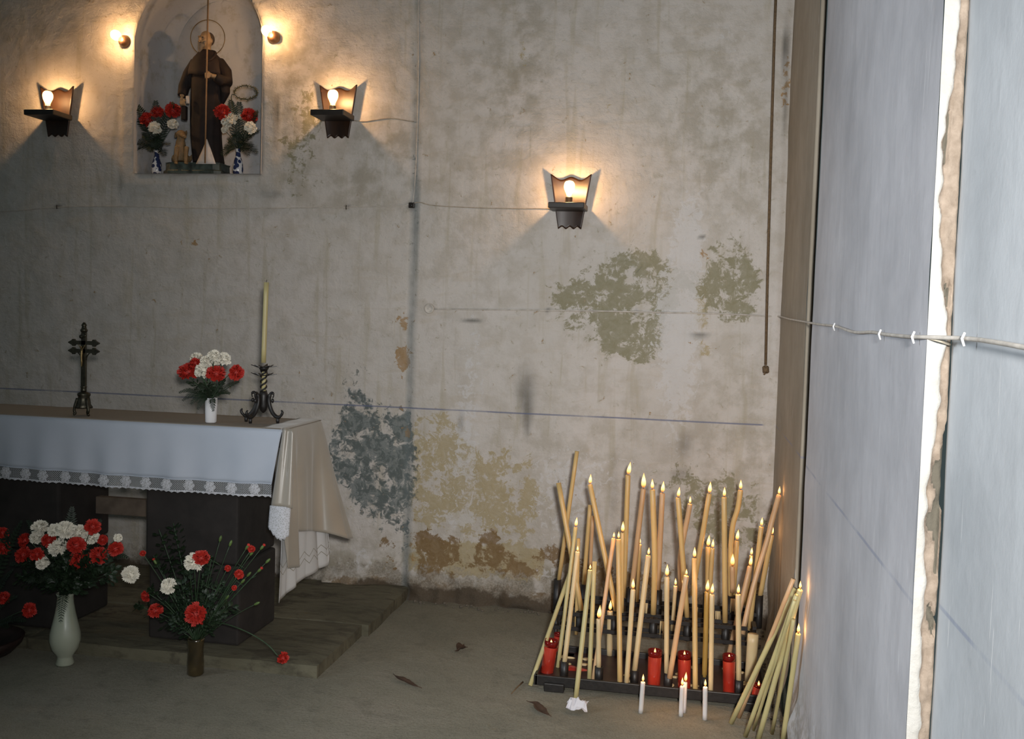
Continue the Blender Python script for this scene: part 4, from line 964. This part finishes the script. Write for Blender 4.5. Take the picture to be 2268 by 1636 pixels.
# standing on the floor before the rack
gW = 'small white candles on the floor'
for tx, ty, bx, by, fl, ln, lb in [(1424, 1511, 1419, 1578, 16, 0, 'leftmost small white candle on the floor before the rack'), (1511, 1520, 1508, 1585, 17, 0, 'front small white candle of the pair on the floor'), (1518, 1511, 1515, 1577, 20, .05, 'rear small white candle of the pair on the floor'), (1562, 1522, 1561, 1593, 15, 0, 'rightmost small white candle on the floor before the rack')]:
    f = onfloor(bx, by); candle([f, at(tx, ty, f.y)], 10.5 if bx != 1515 else 9, 'wax_white', lb, gW, (fl, ln))
# leaning against things, feet on the floor
gL = 'long candles leaning with their feet on the floor'
def lean(tx, ty, bx, by, w, mat, lb, fl=None, xt=XS-.016, Yt=None):
    f = onfloor(bx, by); t = onside(tx, ty, xt) if Yt is None else at(tx, ty, Yt); f.z += .004
    candle([f, t], w, mat, lb, gL, (fl, 0) if fl else None, wick=bool(fl))
lean(1262, 1270, 1174, 1520, 9.5, 'wax_ivory', 'unlit candle slanting at the left outside of the rack', Yt=-.80)
lean(1307, 1263, 1275, 1551, 11, 'wax_ivory', 'lit candle with its foot by the crumpled paper', 11, Yt=-1.08)
lean(1762, 1303, 1619, 1603, 11.5, 'wax_ivory', 'long candle leaning most, foremost against the side wall', xt=XS-.02)
lean(1757, 1282, 1637, 1590, 9.5, 'wax_pink', 'long candle hidden behind the most leaning one', xt=XS-.035)
lean(1764, 1318, 1651, 1632, 10.5, 'wax_ivory', 'unlit candle second from left of the group by side wall', xt=XS-.045)
lean(1760, 1330, 1669, 1618, 8, 'wax_ivory', 'thin candle squeezed behind the group by side wall', xt=XS-.055)
lean(1772, 1307, 1678, 1645, 12, 'wax_ivory', 'lit candle leaning highest of the group by side wall', 17, xt=XS-.03)
lean(1757, 1372, 1710, 1626, 9, 'wax_ivory', 'unlit candle behind the lit pair by side wall', xt=XS-.05)
lean(1768, 1404, 1733, 1648, 11.5, 'wax_ivory', 'lit candle nearest the corner foot of side wall', 20, xt=XS-.026)

# red votives
gV = 'red votive candles'
def votive(tx, ty, bx, by, w, Y, label, fl=11):
    b0 = at(bx, by, Y); t = at(tx, ty, Y); k = mpp(Y); r = w/2*k; ax = (t-b0).normalized(); h = (t-b0).length; rt = ax.to_track_quat('Z', 'Y').to_matrix()
    e = thing('votive_candle', b0, label, 'candle', gV)
    MB().lathe([(r*.86, 0), (r*.93, .003), (r*.97, h*.5), (r, h*.90), (r*.98, h*.915), (r*.3, h*.905)], b0, 24, ax=rt).build('wax', M['votive'], e)
    MB().lathe([(r*1.0, h*.86), (r*1.03, h), (r*.97, h), (r*.96, h*.88)], b0, 24, close=True, ax=rt).build('glass_rim', M['votive_glass'], e)
    if fl:
        MB().tube([b0+ax*h*.90, b0+ax*h*.93], .0014, 5).build('wick', M['wick'], e)
        o = bpy.data.objects.new('flame', FLAME); C.objects.link(o); o.parent = e; o.location = ax*h*.915; hh = fl*k; o.scale = (.012, .012, hh)
votive(1222, 1417, 1208, 1513, 31, FY+.04, 'red votive candle tilted at the left end of rack tray', 10)
votive(1237, 1402, 1234, 1440, 20, -.80, 'dark red glass half hidden behind the tilted votive', None)
votive(1451, 1439, 1447, 1532, 31, FY, 'red votive candle behind the leftmost small white candle', 13)
votive(1516, 1444, 1515, 1540, 30, FY, 'red votive candle behind the pair of small white candles', 12)
votive(1615, 1449, 1614, 1542, 28, FY, 'red votive candle left of the last front cup', 9)
votive(1681, 1515, 1673, 1554, 24, FY-.04, 'small red votive candle behind the leaning candles', 12)
# a glass lying on its side
p = at(1256, 1484, -.93); q = at(1301, 1497, -.93); e = thing('votive_candle', p, 'red glass votive lying on its side in the tray', 'candle', gV)
MB().tube([p, p.lerp(q, .1), p.lerp(q, .9), q], [.020, .026, .027, .026], 20).build('wax', M['votive'], e)

# ================================================================== CANDLE RACK
def build_rack():
    e = thing('candle_rack', (-.12, -.75, 0), 'black iron three-tier candle rack with cups and low tray', 'candle rack')
    x0, x1 = -.575, .335
    # low tray with raised rim
    b = MB().box((x0, -1.10, .022), (x1, -.715, .034)); b.build('tray', M['rust_tray'], e, smooth=False, bevel=.003)
    for a, c in (((x0, -1.105, .018), (x1, -1.09, .058)), ((x0, -.725, .018), (x1, -.71, .058)), ((x0-.004, -1.105, .018), (x0+.010, -.71, .058)), ((x1-.010, -1.105, .018), (x1+.004, -.71, .058))):
        MB().box(a, c).build('tray_rim', M['iron'], e, smooth=False, bevel=.002)
    for x in (-.50, .255):
        for y in (-1.10, -.76): MB().box((x-.035, y-.022, 0), (x+.045, y+.022, .034)).build('foot', M['iron'], e, smooth=False, bevel=.003)
    # side frames
    for x in (-.545, .30):
        MB().tube([(x, -.73, .03), (x, -.72, .20)], .009, 8).build('post', M['iron'], e)
        MB().tube([(x, -.46, .0), (x, -.45, .20)], .009, 8).build('post', M['iron'], e)
        MB().box((x-.008, -.74, .135), (x+.008, -.43, .155)).build('side_rail', M['iron'], e, smooth=False)
        MB().box((x-.008, -.74, .205), (x+.008, -.66, .218)).build('side_rail', M['iron'], e, smooth=False)
    for Y, zs in ((MY, (.148, .212)), (TY, (.128, .196))):
        for z in zs:
            for dy in (-.034, .034):
                MB().box((-.555, Y+dy-.004, z-.008), (.325 if Y == TY else .27, Y+dy+.004, z+.008)).build('rail', M['iron'], e, smooth=False)
    def cup(x, Y, z0, z1, r=.0155):
        MB().lathe([(r*.9, z0), (r, z0+.004), (r, z1), (r*.8, z1), (r*.78, z1-.03)], (x, Y, 0), 16).build('cup', M['iron'], e)
    for px in (1234, 1294, 1350, 1396, 1458, 1507, 1566, 1620, 1682): cup(at(px, 1310, TY).x, TY, .128, .278 if px in (1234, 1682) else .265, .018)
    for px in (1284, 1360, 1447, 1523, 1608): cup(at(px, 1380, MY).x, MY, .13, .215, .0175)
    for px in (1249, 1326, 1405, 1480, 1560, 1637): cup(at(px, 1500, FY).x, FY, .034, .10-.01*(px > 1300), .0175)
    # wax spilt on the tray and rails
    rr = random.Random(3); w = MB()
    for i in range(26): w.ell((rr.uniform(x0+.05, x1-.05), rr.uniform(-1.06, -.76), .036), (rr.uniform(.008, .028), rr.uniform(.006, .02), rr.uniform(.002, .006)), 9, 5)
    o = w.build('spilt_wax', M['wax_pale'], e); o['kind'] = 'stuff'
    for px, Y, z in ((1623, TY-.03, .26), (1470, MY, .205), (1540, TY, .20), (1590, TY, .19), (1430, TY, .20)):
        q = at(px, 1350, Y); b = MB()
        for k in range(4): b.tube([(q.x+.006*k-.01, Y-.038, z+.01), (q.x+.006*k-.01+rr.uniform(-.003, .003), Y-.040, z-.03-rr.uniform(0, .05))], [.003, .0022], 6)
        b.build('wax_drip', M['wax_pale'], e)
build_rack()

# ================================================================== LAMPS
def bulb(e, base, up, r=.027, power=1.0):
    up = Vector(up).normalized(); rt = up.to_track_quat('Z', 'Y').to_matrix(); k = r/.027
    gl = MB().lathe([(.012*k, 0), (.013*k, .012*k), (.018*k, .026*k), (.0255*k, .043*k), (.027*k, .056*k), (.0245*k, .069*k), (.017*k, .079*k), (.003*k, .083*k)], base, 20, ax=rt); gl = gl.build('bulb', M['bulb'], e)
    MB().ell(Vector(base)+up*.052*k, (.010*k, .010*k, .013*k), 12, 8, rt).build('filament', M['filament'], gl)

def sconce(px, py, label, bow):
    """px,py: where the shelf meets the plate on the wall"""
    p = at(px, py, 0); e = thing('wall_sconce', p, label, 'wall lamp', 'wall sconces with bare bulbs')
    H0, H1, W0, W1 = -.095, .162, .058, .102; rows = []
    for j in range(25):
        t = j/24; row = []
        for i in range(29):
            u = i/14-1; hw = W0+(W1-W0)*t
            # wavy upper and lower edges
            top = H1-.012+.008*cos(u*2*pi)+.012*u*u*u*u; bot = H0+.006*cos(u*3*pi)
            z = bot+(top-bot)*t
            y = -.014-.016*abs(u)**2.4*(.35+.65*t)
            row.append(p+V(u*hw, y, z))
        rows.append(row)
    MB().grid(rows).build('back_plate', M['sconce'], e, solid=.008)
    MB().box(p+V(-.088, -.185, -.014), p+V(.088, -.018, .014)).build('shelf', M['sconce_dark'], e, smooth=False, bevel=.004)
    MB().tube([p+V(-.03, -.016, -.02), p+V(-.03, .004, -.02)], .006, 8).tube([p+V(.03, -.016, .05), p+V(.03, .004, .05)], .006, 8).build('wall_fixing', M['black_part'], e)
    b = p+V(.004, -.112, .014)
    MB().lathe([(.020, 0), (.022, .004), (.0175, .008), (.0175, .030), (.014, .033)], b, 18).build('socket', M['black_part'], e)
    bulb(e, b+V(0, 0, .030), (0, 0, 1))
    return e
sconce(133, 263, 'lit wall sconce at far left of the niche', 0); sconce(752, 264, 'lit wall sconce between niche and vertical seam', 0)
s3 = sconce(1264, 463, 'lit wall sconce alone above the candle rack', 0)
def ball_lamp(px, py, label):
    p = at(px, py, 0); e = thing('wall_lamp', p, label, 'wall lamp', 'bare bulbs beside the niche')
    MB().lathe([(.034, .002), (.034, .010), (.030, .026), (.021, .040), (.015, .046), (.010, .047)], p, 20, ax=Matrix(((1, 0, 0), (0, 0, -1), (0, 1, 0)))).build('socket', M['sock_brown'], e)
    bulb(e, p+V(0, -.040, 0), (-.08, -1, .22), .026)
ball_lamp(279, 93, 'bare bulb in a round socket left of the niche'); ball_lamp(608, 84, 'bare bulb in a round socket right of the niche')

# ================================================================== THE SAINT IN THE NICHE
def build_saint():
    SY = .085
    def S(px, py, dy=0.0): return at(px, py, SY+dy)
    k = mpp(SY)
    base = S(438, 384); base.z = NZ0+.003
    e = thing('statue', base, 'painted statue of a robed saint with staff, halo and dog', 'statue')
    # plinth
    z0, z1 = base.z, S(438, 364).z
    a, c = S(374, 380), S(504, 380)
    b = MB(); nx = 20; rows = []
    ring = []
    for t, sc in ((0, 1.0), (.25, 1.0), (.35, .93), (.85, .92), (1.0, .95)):
        row = []
        for q in range(29):
            ang = 2*pi*q/28; cx = (a.x+c.x)/2; hx = (c.x-a.x)/2*sc; hy = .082*sc
            s_ = max(abs(cos(ang)), abs(sin(ang))); p = V(cx+hx*cos(ang)/s_*(.97), SY+hy*sin(ang)/s_, z0+(z1-z0)*t+.003*noise.noise((ang*2, t*4, 1)))
            row.append(p)
        rows.append(row)
    b.grid(rows); b.add([p for p in rows[-1][:-1]], [tuple(range(28))]); b.build('plinth', M['plinth'], e, smooth=False)
    MB().ell(S(462, 362, -.03), (.045, .04, .012), 14, 8).build('mound', M['plinth'], e)
    # the body under the habit: head, neck, arms and hands in one skin
    B = MB(); hc = S(457, 88, -.015)
    B.ell(hc, (.033, .040, .046), 18, 12)                                  # skull
    B.ell(hc+V(-.008, -.014, -.018), (.026, .028, .030), 14, 9)            # face
    B.ell(hc+V(-.016, -.042, -.006), (.006, .010, .011), 10, 7)            # nose
    B.ell(hc+V(-.024, -.032, .010), (.011, .008, .004), 10, 6); B.ell(hc+V(.002, -.036, .010), (.011, .008, .004), 10, 6)   # brows
    B.ell(hc+V(-.022, -.030, -.012), (.009, .008, .008), 8, 6); B.ell(hc+V(.006, -.034, -.012), (.009, .008, .008), 8, 6)  # cheeks
    B.ell(hc+V(.033, -.004, -.008), (.006, .009, .013), 10, 7); B.ell(hc+V(-.033, .006, -.006), (.005, .008, .012), 10, 7)  # ears
    B.tube([hc+V(.002, .004, -.03), S(459, 118, 0), S(459, 140, 0)], [.021, .022, .03], 12)
    B.tube([S(459, 138, 0), S(459, 200, 0)], [.05, .05], 12)
    B.tube([S(480, 140, 0), S(502, 178, -.02), S(478, 170, -.085), S(468, 167, -.098)], [.022, .018, .013, .011], 10)
    B.tube([S(436, 140, 0), S(407, 190, -.02), S(403, 214, -.045)], [.022, .018, .012], 10)
    # staff hand: palm and curled fingers
    B.ell(S(465, 166, -.098), (.014, .010, .013), 10, 8)
    for i in range(4): B.tube([S(464, 161+3.6*i, -.104), S(457, 161.5+3.6*i, -.112), S(454, 162+3.6*i, -.102)], [.0042, .004, .0036], 8)
    B.tube([S(464, 160, -.095), S(458, 157, -.100)], [.0045, .0038], 8)
    B.ell(S(403, 220, -.05), (.011, .010, .014), 10, 8)
    for i in range(4): B.tube([S(399+3*i, 224, -.055), S(400+3*i, 231, -.060), S(402+3*i, 234, -.052)], [.0042, .004, .0034], 8)
    B.tube([S(407, 219, -.055), S(412, 224, -.060)], [.0045, .0038], 8)
    body = B.build('body', M['skin'], e, fuse=.0032)
    eyes = MB()
    for dx, dy in ((-.022, -.036), (.000, -.0395)): eyes.ell(hc+V(dx, dy, .003), (.0055, .003, .0032), 8, 6)
    eyes.build('eyes', M['hair'], body); MB().ell(hc+V(-.013, -.041, -.024), (.008, .003, .002), 8, 5).build('mouth', M['cape'], body)
    H = MB(); H.ell(hc+V(.012, .012, .006), (.027, .032, .036), 14, 9); H.ell(hc+V(-.016, .018, .006), (.019, .024, .032), 12, 8); H.build('hair', M['hair'], body, fuse=.003)
    D = MB(); D.ell(hc+V(-.012, -.026, -.034), (.021, .016, .018), 12, 8); D.tube([hc+V(-.014, -.030, -.036), hc+V(-.016, -.036, -.060), hc+V(-.018, -.036, -.078)], [.017, .012, .003], 10); D.tube([hc+V(-.030, -.024, -.010), hc+V(-.022, -.034, -.030)], [.006, .009], 8); D.tube([hc+V(.012, -.030, -.010), hc+V(.002, -.036, -.030)], [.006, .009], 8)
    D.build('beard', M['beard'], body, fuse=.003)
    # habit: one surface of skirt, sleeves and hood
    R = MB(); rows = []
    for py, xl, xr, ry in [(118, 444, 474, .040), (128, 433, 488, .052), (140, 425, 496, .058), (165, 422, 500, .064), (195, 420, 501, .066), (230, 419, 499, .068), (267, 419, 495, .068), (300, 420, 493, .069), (335, 423, 495, .072), (362, 426, 499, .075)]:
        row = []; cx = S((xl+xr)/2, py); hw = (xr-xl)/2*k
        for q in range(33):
            ang = 2*pi*q/32; fold = 1+.035*sin(ang*9+py*.01)*(1 if py > 200 else .3)
            dv = 0
            row.append(V(cx.x+hw*cos(ang)*fold, SY+ry*sin(ang)*fold, cx.z))
        rows.append(row)
    R.grid(rows); R.add(rows[0][:-1], [tuple(range(32))]); R.add(rows[-1][:-1], [tuple(reversed(range(32)))])
    R.tube([S(436, 138, 0), S(419, 165, -.005), S(408, 192, -.018), S(404, 212, -.036)], [.034, .034, .031, .026], 14)
    R.tube([S(484, 138, 0), S(499, 160, -.01), S(502, 180, -.03), S(490, 178, -.062), S(477, 170, -.084)], [.034, .036, .036, .030, .024], 14)
    R.tube([S(497, 180, -.02), S(499, 205, -.02), S(492, 228, -.01)], [.030, .026, .012], 12)
    R.build('habit', M['robe'], e, fuse=.0042)
    # short shoulder cape with a rolled hood
    rows = []
    for py, xl, xr, ry in [(114, 446, 473, .040), (120, 440, 480, .050), (130, 429, 491, .062), (142, 420, 500, .070), (156, 415, 505, .076), (166, 414, 507, .078)]:
        cx = S((xl+xr)/2, py); hw = (xr-xl)/2*k
        rows.append([V(cx.x+hw*cos(g)*(1+.02*sin(7*g)), SY+ry*sin(g)*(1+.02*sin(7*g))-.004, cx.z+(.004*sin(5*g) if py == 166 else 0)-(.016*max(0, -sin(g)) if py > 150 else 0)) for g in [2*pi*q/32 for q in range(33)]])
    MB().grid(rows).build('cape', M['cape'], e, solid=.004)
    MB().tube(cat_rom([S(441, 122, -.045), S(447, 116, -.02), S(452, 113, .03), S(470, 114, .03), S(477, 118, -.01), S(472, 128, -.055), S(460, 134, -.066), S(447, 131, -.062), S(441, 122, -.045)], 4), .0085, 8).build('hood_roll', M['cape'], e)
    # pale tunic seen through the parted skirt
    rows = []
    for j in range(9):
        t = j/8; row = []
        for i in range(9):
            u = i/8; px = (458-24*t**1.1)+(44*t**1.0)*u; row.append(S(px, 308+55*t, -.070-.014*sin(u*pi)-.008*t+.003*sin(u*18)))
        rows.append(row)
    MB().grid(rows).build('tunic', M['underrobe'], e, solid=.003)
    # satchel, scroll
    MB().box(S(400, 265, -.055), S(417, 236, -.02)).build('satchel', M['robe'], e, smooth=False, bevel=.006)
    MB().tube([S(416, 229, -.075), S(415, 213, -.075)], .009, 10).build('scroll', M['underrobe'], e)
    # staff and halo
    MB().tube([S(454, 361, -.105), S(457, 200, -.112), S(459, 100, -.112), S(461, -6, -.112)], .0042, 8).build('staff', M['staffwood'], e)
    MB().tube([S(460+38*cos(2*pi*i/40), 84-40*sin(2*pi*i/40), .045) for i in range(41)], .0022, 6, cap=False).build('halo', M['gilt'], e)
    MB().tube([S(458, 112, .045), S(458, 122, .03)], .002, 6).build('halo_pin', M['gilt'], e)
    # the dog seated at his feet
    G = MB(); dy = -.035
    G.tube([S(402, 358, dy+.01), S(400, 335, dy+.01), S(400, 312, dy)], [.036, .034, .024], 14)
    G.ell(S(390, 352, dy+.01), (.020, .035, .026), 12, 8); G.ell(S(414, 353, dy+.01), (.018, .034, .024), 12, 8)
    G.tube([S(400, 315, dy), S(401, 303, dy-.01)], [.022, .020], 12)
    G.ell(S(401, 297, dy-.012), (.026, .028, .022), 14, 9); G.tube([S(404, 299, dy-.03), S(410, 303, dy-.055)], [.014, .010], 10)
    G.ell(S(389, 299, dy-.008), (.006, .010, .017), 8, 7); G.ell(S(413, 294, dy+.004), (.005, .009, .015), 8, 7)
    for px in (390, 412):
        G.tube([S(px+2, 325, dy-.025), S(px, 345, dy-.038), S(px, 360, dy-.042)], [.013, .010, .009], 10); G.ell(S(px, 361, dy-.052), (.011, .016, .007), 10, 6)
    G.tube([S(418, 357, dy+.02), S(424, 352, dy+.02), S(424, 342, dy+.03)], [.008, .007, .004], 8)
    G.build('dog', M['dogfur'], e, fuse=.004)
build_saint()

# ================================================================== CABLES, ROPE, LITTER
def cable(pts, r, mat, label, clips=(), name='electric_cable', n=5, cat='cable'):
    P = cat_rom(pts, n); e = thing(name, P[0], label, cat); MB().tube(P, r, 7).build('cord', M[mat], e)
    for p, ax in clips:
        MB().tube([Vector(p)+V(0, -.004, .010), Vector(p)+V(0, -.007, 0), Vector(p)+V(0, -.004, -.012)] if ax == 'b' else [Vector(p)+V(-.004, 0, .010), Vector(p)+V(-.008, 0, 0), Vector(p)+V(-.004, 0, -.012)], .0024, 6).build('clip', M['clip' if ax == 's' else 'black_part'], e)
    return e
W = -.010
cable([onwall(x, y) for x, y in [(-60, 470), (40, 466), (128, 459), (260, 457), (400, 460), (540, 462), (680, 460), (768, 459), (880, 456), (912, 452)]], .0024, 'cable', 'thin pale cable running level below the niche', [(onwall(128, 458), 'b'), (onwall(768, 459), 'b')])
cable([onwall(x, y) for x, y in [(912, 452), (930, 448), (960, 455), (1050, 460), (1140, 462), (1200, 462), (1224, 463)]], .0024, 'cable_dark', 'brownish cable from the seam to the lone sconce')
cable([onwall(x, y) for x, y in [(928, -20), (928, 120), (926, 250), (921, 380), (916, 440), (912, 455)]], .0028, 'cable', 'painted cable running up the vertical seam')
cable([onwall(x, y) for x, y in [(772, 266), (805, 269), (830, 266), (865, 262), (905, 268), (918, 270)]], .0028, 'cable_dark', 'short cable from the second sconce to the seam')
p = onwall(913, 454); e = thing('junction_box', p, 'small black cable junction on the vertical seam', 'junction box'); MB().box(p+V(-.016, -.010, -.016), p+V(.016, .012, .012)).build('box', M['black_part'], e, smooth=False, bevel=.004); MB().ell(p+V(0, -.010, -.002), (.007, .003, .007), 8, 5).build('screw', M['iron'], e)
pts = [onwall(x, y) for x, y in [(960, 684), (1050, 685), (1150, 686), (1213, 687), (1350, 689), (1480, 692), (1580, 694), (1650, 697), (1700, 700)]]
pts += [Vector((XS-.008, -.03, pts[-1].z))]+[onside(x, y, XS-.010) for x, y in [(1748, 706), (1775, 711), (1815, 718), (1850, 722), (1890, 735), (1930, 735), (1960, 740), (2010, 745), (2038, 746)]]+[onside(x, y, XS+.026) for x, y in [(2136, 749), (2200, 757), (2268, 769), (2330, 780)]]
cable(pts, .0038, 'cable', 'pale cable rounding the corner onto the side wall', [(onside(x, y, XS-.010), 's') for x, y in [(1852, 723), (1955, 740), (2030, 746)]]+[(onside(2142, 750, XS+.026), 's')])
cable([onside(2036, 746, XS-.010), at(2075, 753, -3.145), at(2104, 763, -3.126)], .0026, 'cable_dark', 'short loose cable end in the broken plaster edge')
p = onwall(951, 683, .001); e = thing('cable_rosette', p, 'round plaster cable rosette at the start of level cable', 'wall fitting')
rt = Matrix(((1, 0, 0), (0, 0, -1), (0, 1, 0)))
MB().lathe([(.026, 0), (.026, .006), (.020, .009), (.018, .006), (.006, .006), (.002, .009)], p, 20, ax=rt).build('disc', M['cable'], e)
# hanging rope with a knotted end, and the ring it is tied to
e = thing('bell_rope', at(1720, -40, -.05), 'thin brown rope with knotted end hanging beside the corner', 'rope')
MB().tube([at(1720, -40, -.05), at(1716, 60, -.05), at(1708, 330, -.05), at(1700, 620, -.05), at(1696, 808, -.05)], .0062, 8).build('cord', M['rope'], e)
kn = MB(); q = at(1696, 814, -.05)
for a in range(3): kn.tube(ring_path(q+V(.001*a, 0, -.009*a), .0095, 12, Matrix.Rotation(.5-a*.5, 3, 'X')), .0065, 7, cap=False)
kn.tube([q+V(0, 0, -.02), q+V(-.006, -.002, -.034)], [.007, .004], 7); kn.build('knot', M['rope'], e)

def dead_leaf(pts, wid, mat, label, name='dead_leaf', curl=.02, cat='leaf'):
    P = cat_rom([onfloor(*p) for p in pts], 5); e = thing(name, P[0], label, cat, 'dry leaves on the floor'); b = MB(); m = len(P); rows = []
    for i, p in enumerate(P):
        t = i/(m-1); d = (P[min(i+1, m-1)]-P[max(i-1, 0)]).normalized(); sd = d.cross(V(0, 0, 1)).normalized(); w_ = wid*max(.04, sin(pi*min(1, max(0, (t-.12)/.8)))**.8)*(1+.35*noise.noise((t*7, wid*90, 0)))
        rows.append([p+sd*w_*u+V(0, 0, .004+curl*abs(u)**1.5*w_/wid*.5+.004*sin(t*7)) for u in (-1, -.5, 0, .5, 1)])
    bl = b.grid(rows).build('blade', M[mat], e, solid=.001)
    MB().tube([p+V(0, 0, .005) for p in P], [.0014]*m, 5).build('midrib', M[mat], bl)
dead_leaf([(871, 1494), (882, 1505), (900, 1512), (915, 1518), (934, 1526)], .012, 'dry_leaf', 'thin curled dry leaf in the middle of the floor')
dead_leaf([(1166, 1554), (1185, 1562), (1195, 1573), (1207, 1580), (1221, 1589)], .020, 'dry_leaf', 'dark dry leaf on the floor before the rack')
dead_leaf([(1007, 1443), (1014, 1444), (1020, 1438), (1027, 1436), (1036, 1435)], .016, 'dry_leaf', 'small crumpled brown leaf behind the others', curl=.05)
e = thing('twig', onfloor(1132, 1538), 'thin dry twig on the floor left of the rack', 'twig'); MB().tube([onfloor(1132, 1538)+V(0, 0, .003), onfloor(1146, 1524)+V(0, 0, .006), onfloor(1158, 1512)+V(0, 0, .004)], [.002, .003, .004], 6).build('stick', M['twig'], e)
# crumpled paper
f = onfloor(1278, 1574); e = thing('paper_scrap', f, 'crumpled white paper on the floor before the rack', 'paper')
b = MB(); vs = []; rp = random.Random(8)
for i in range(7):
    for j in range(9):
        u, v = i/6-.5, j/8-.5; r_ = sqrt(u*u+v*v)
        vs.append(f+V(v*.085*(1-.2*rp.random()), u*.06, .004+.020+.034*rp.random()*(1.1-r_)-.016*(u < -.2)))
b.add(vs, [(i*9+j, i*9+j+1, (i+1)*9+j+1, (i+1)*9+j) for i in range(6) for j in range(8)]); b.build('sheet', M['paper'], e, smooth=False, solid=.0008)
# crumbs of plaster fallen at the foot of the side wall and back wall
rp = random.Random(21); b = MB()
for i in range(150):
    if i < 70: x, y = XS-.03-abs(rp.gauss(0, .035)), rp.uniform(-2.2, -.1)
    else: x, y = rp.uniform(-1.40, .35), -.06-abs(rp.gauss(0, .04))
    r_ = rp.uniform(.003, .011); b.ell((x, y, r_*.4), (r_, r_*rp.uniform(.6, 1), r_*.7), 6, 4)
o = b.build('plaster_debris', M['crumb'], smooth=False); tag(o, 'fallen plaster crumbs along the foot of the walls', 'debris', kind='stuff')

# two fronds of a vase that point the same way are told apart by their reach
for o in list(C.objects):
    lb = o.get('label')
    if o.parent is None and lb in _used and len(_used[lb]) > 1:
        same = [q for q in C.objects if q.get('label') == lb and q.parent is None]
        def reach(q): return max(v.co.z if False else (v.co-Vector(q.location)).length for c in q.children for v in c.data.vertices)
        same.sort(key=reach, reverse=True)
        words = {2: ['the longer', 'the shorter'], 3: ['the longest', 'the middle length', 'the shortest']}.get(len(same), ['the longest', 'the second longest', 'the second shortest', 'the shortest'])
        for q, w_ in zip(same, words): q['label'] = lb+', '+w_
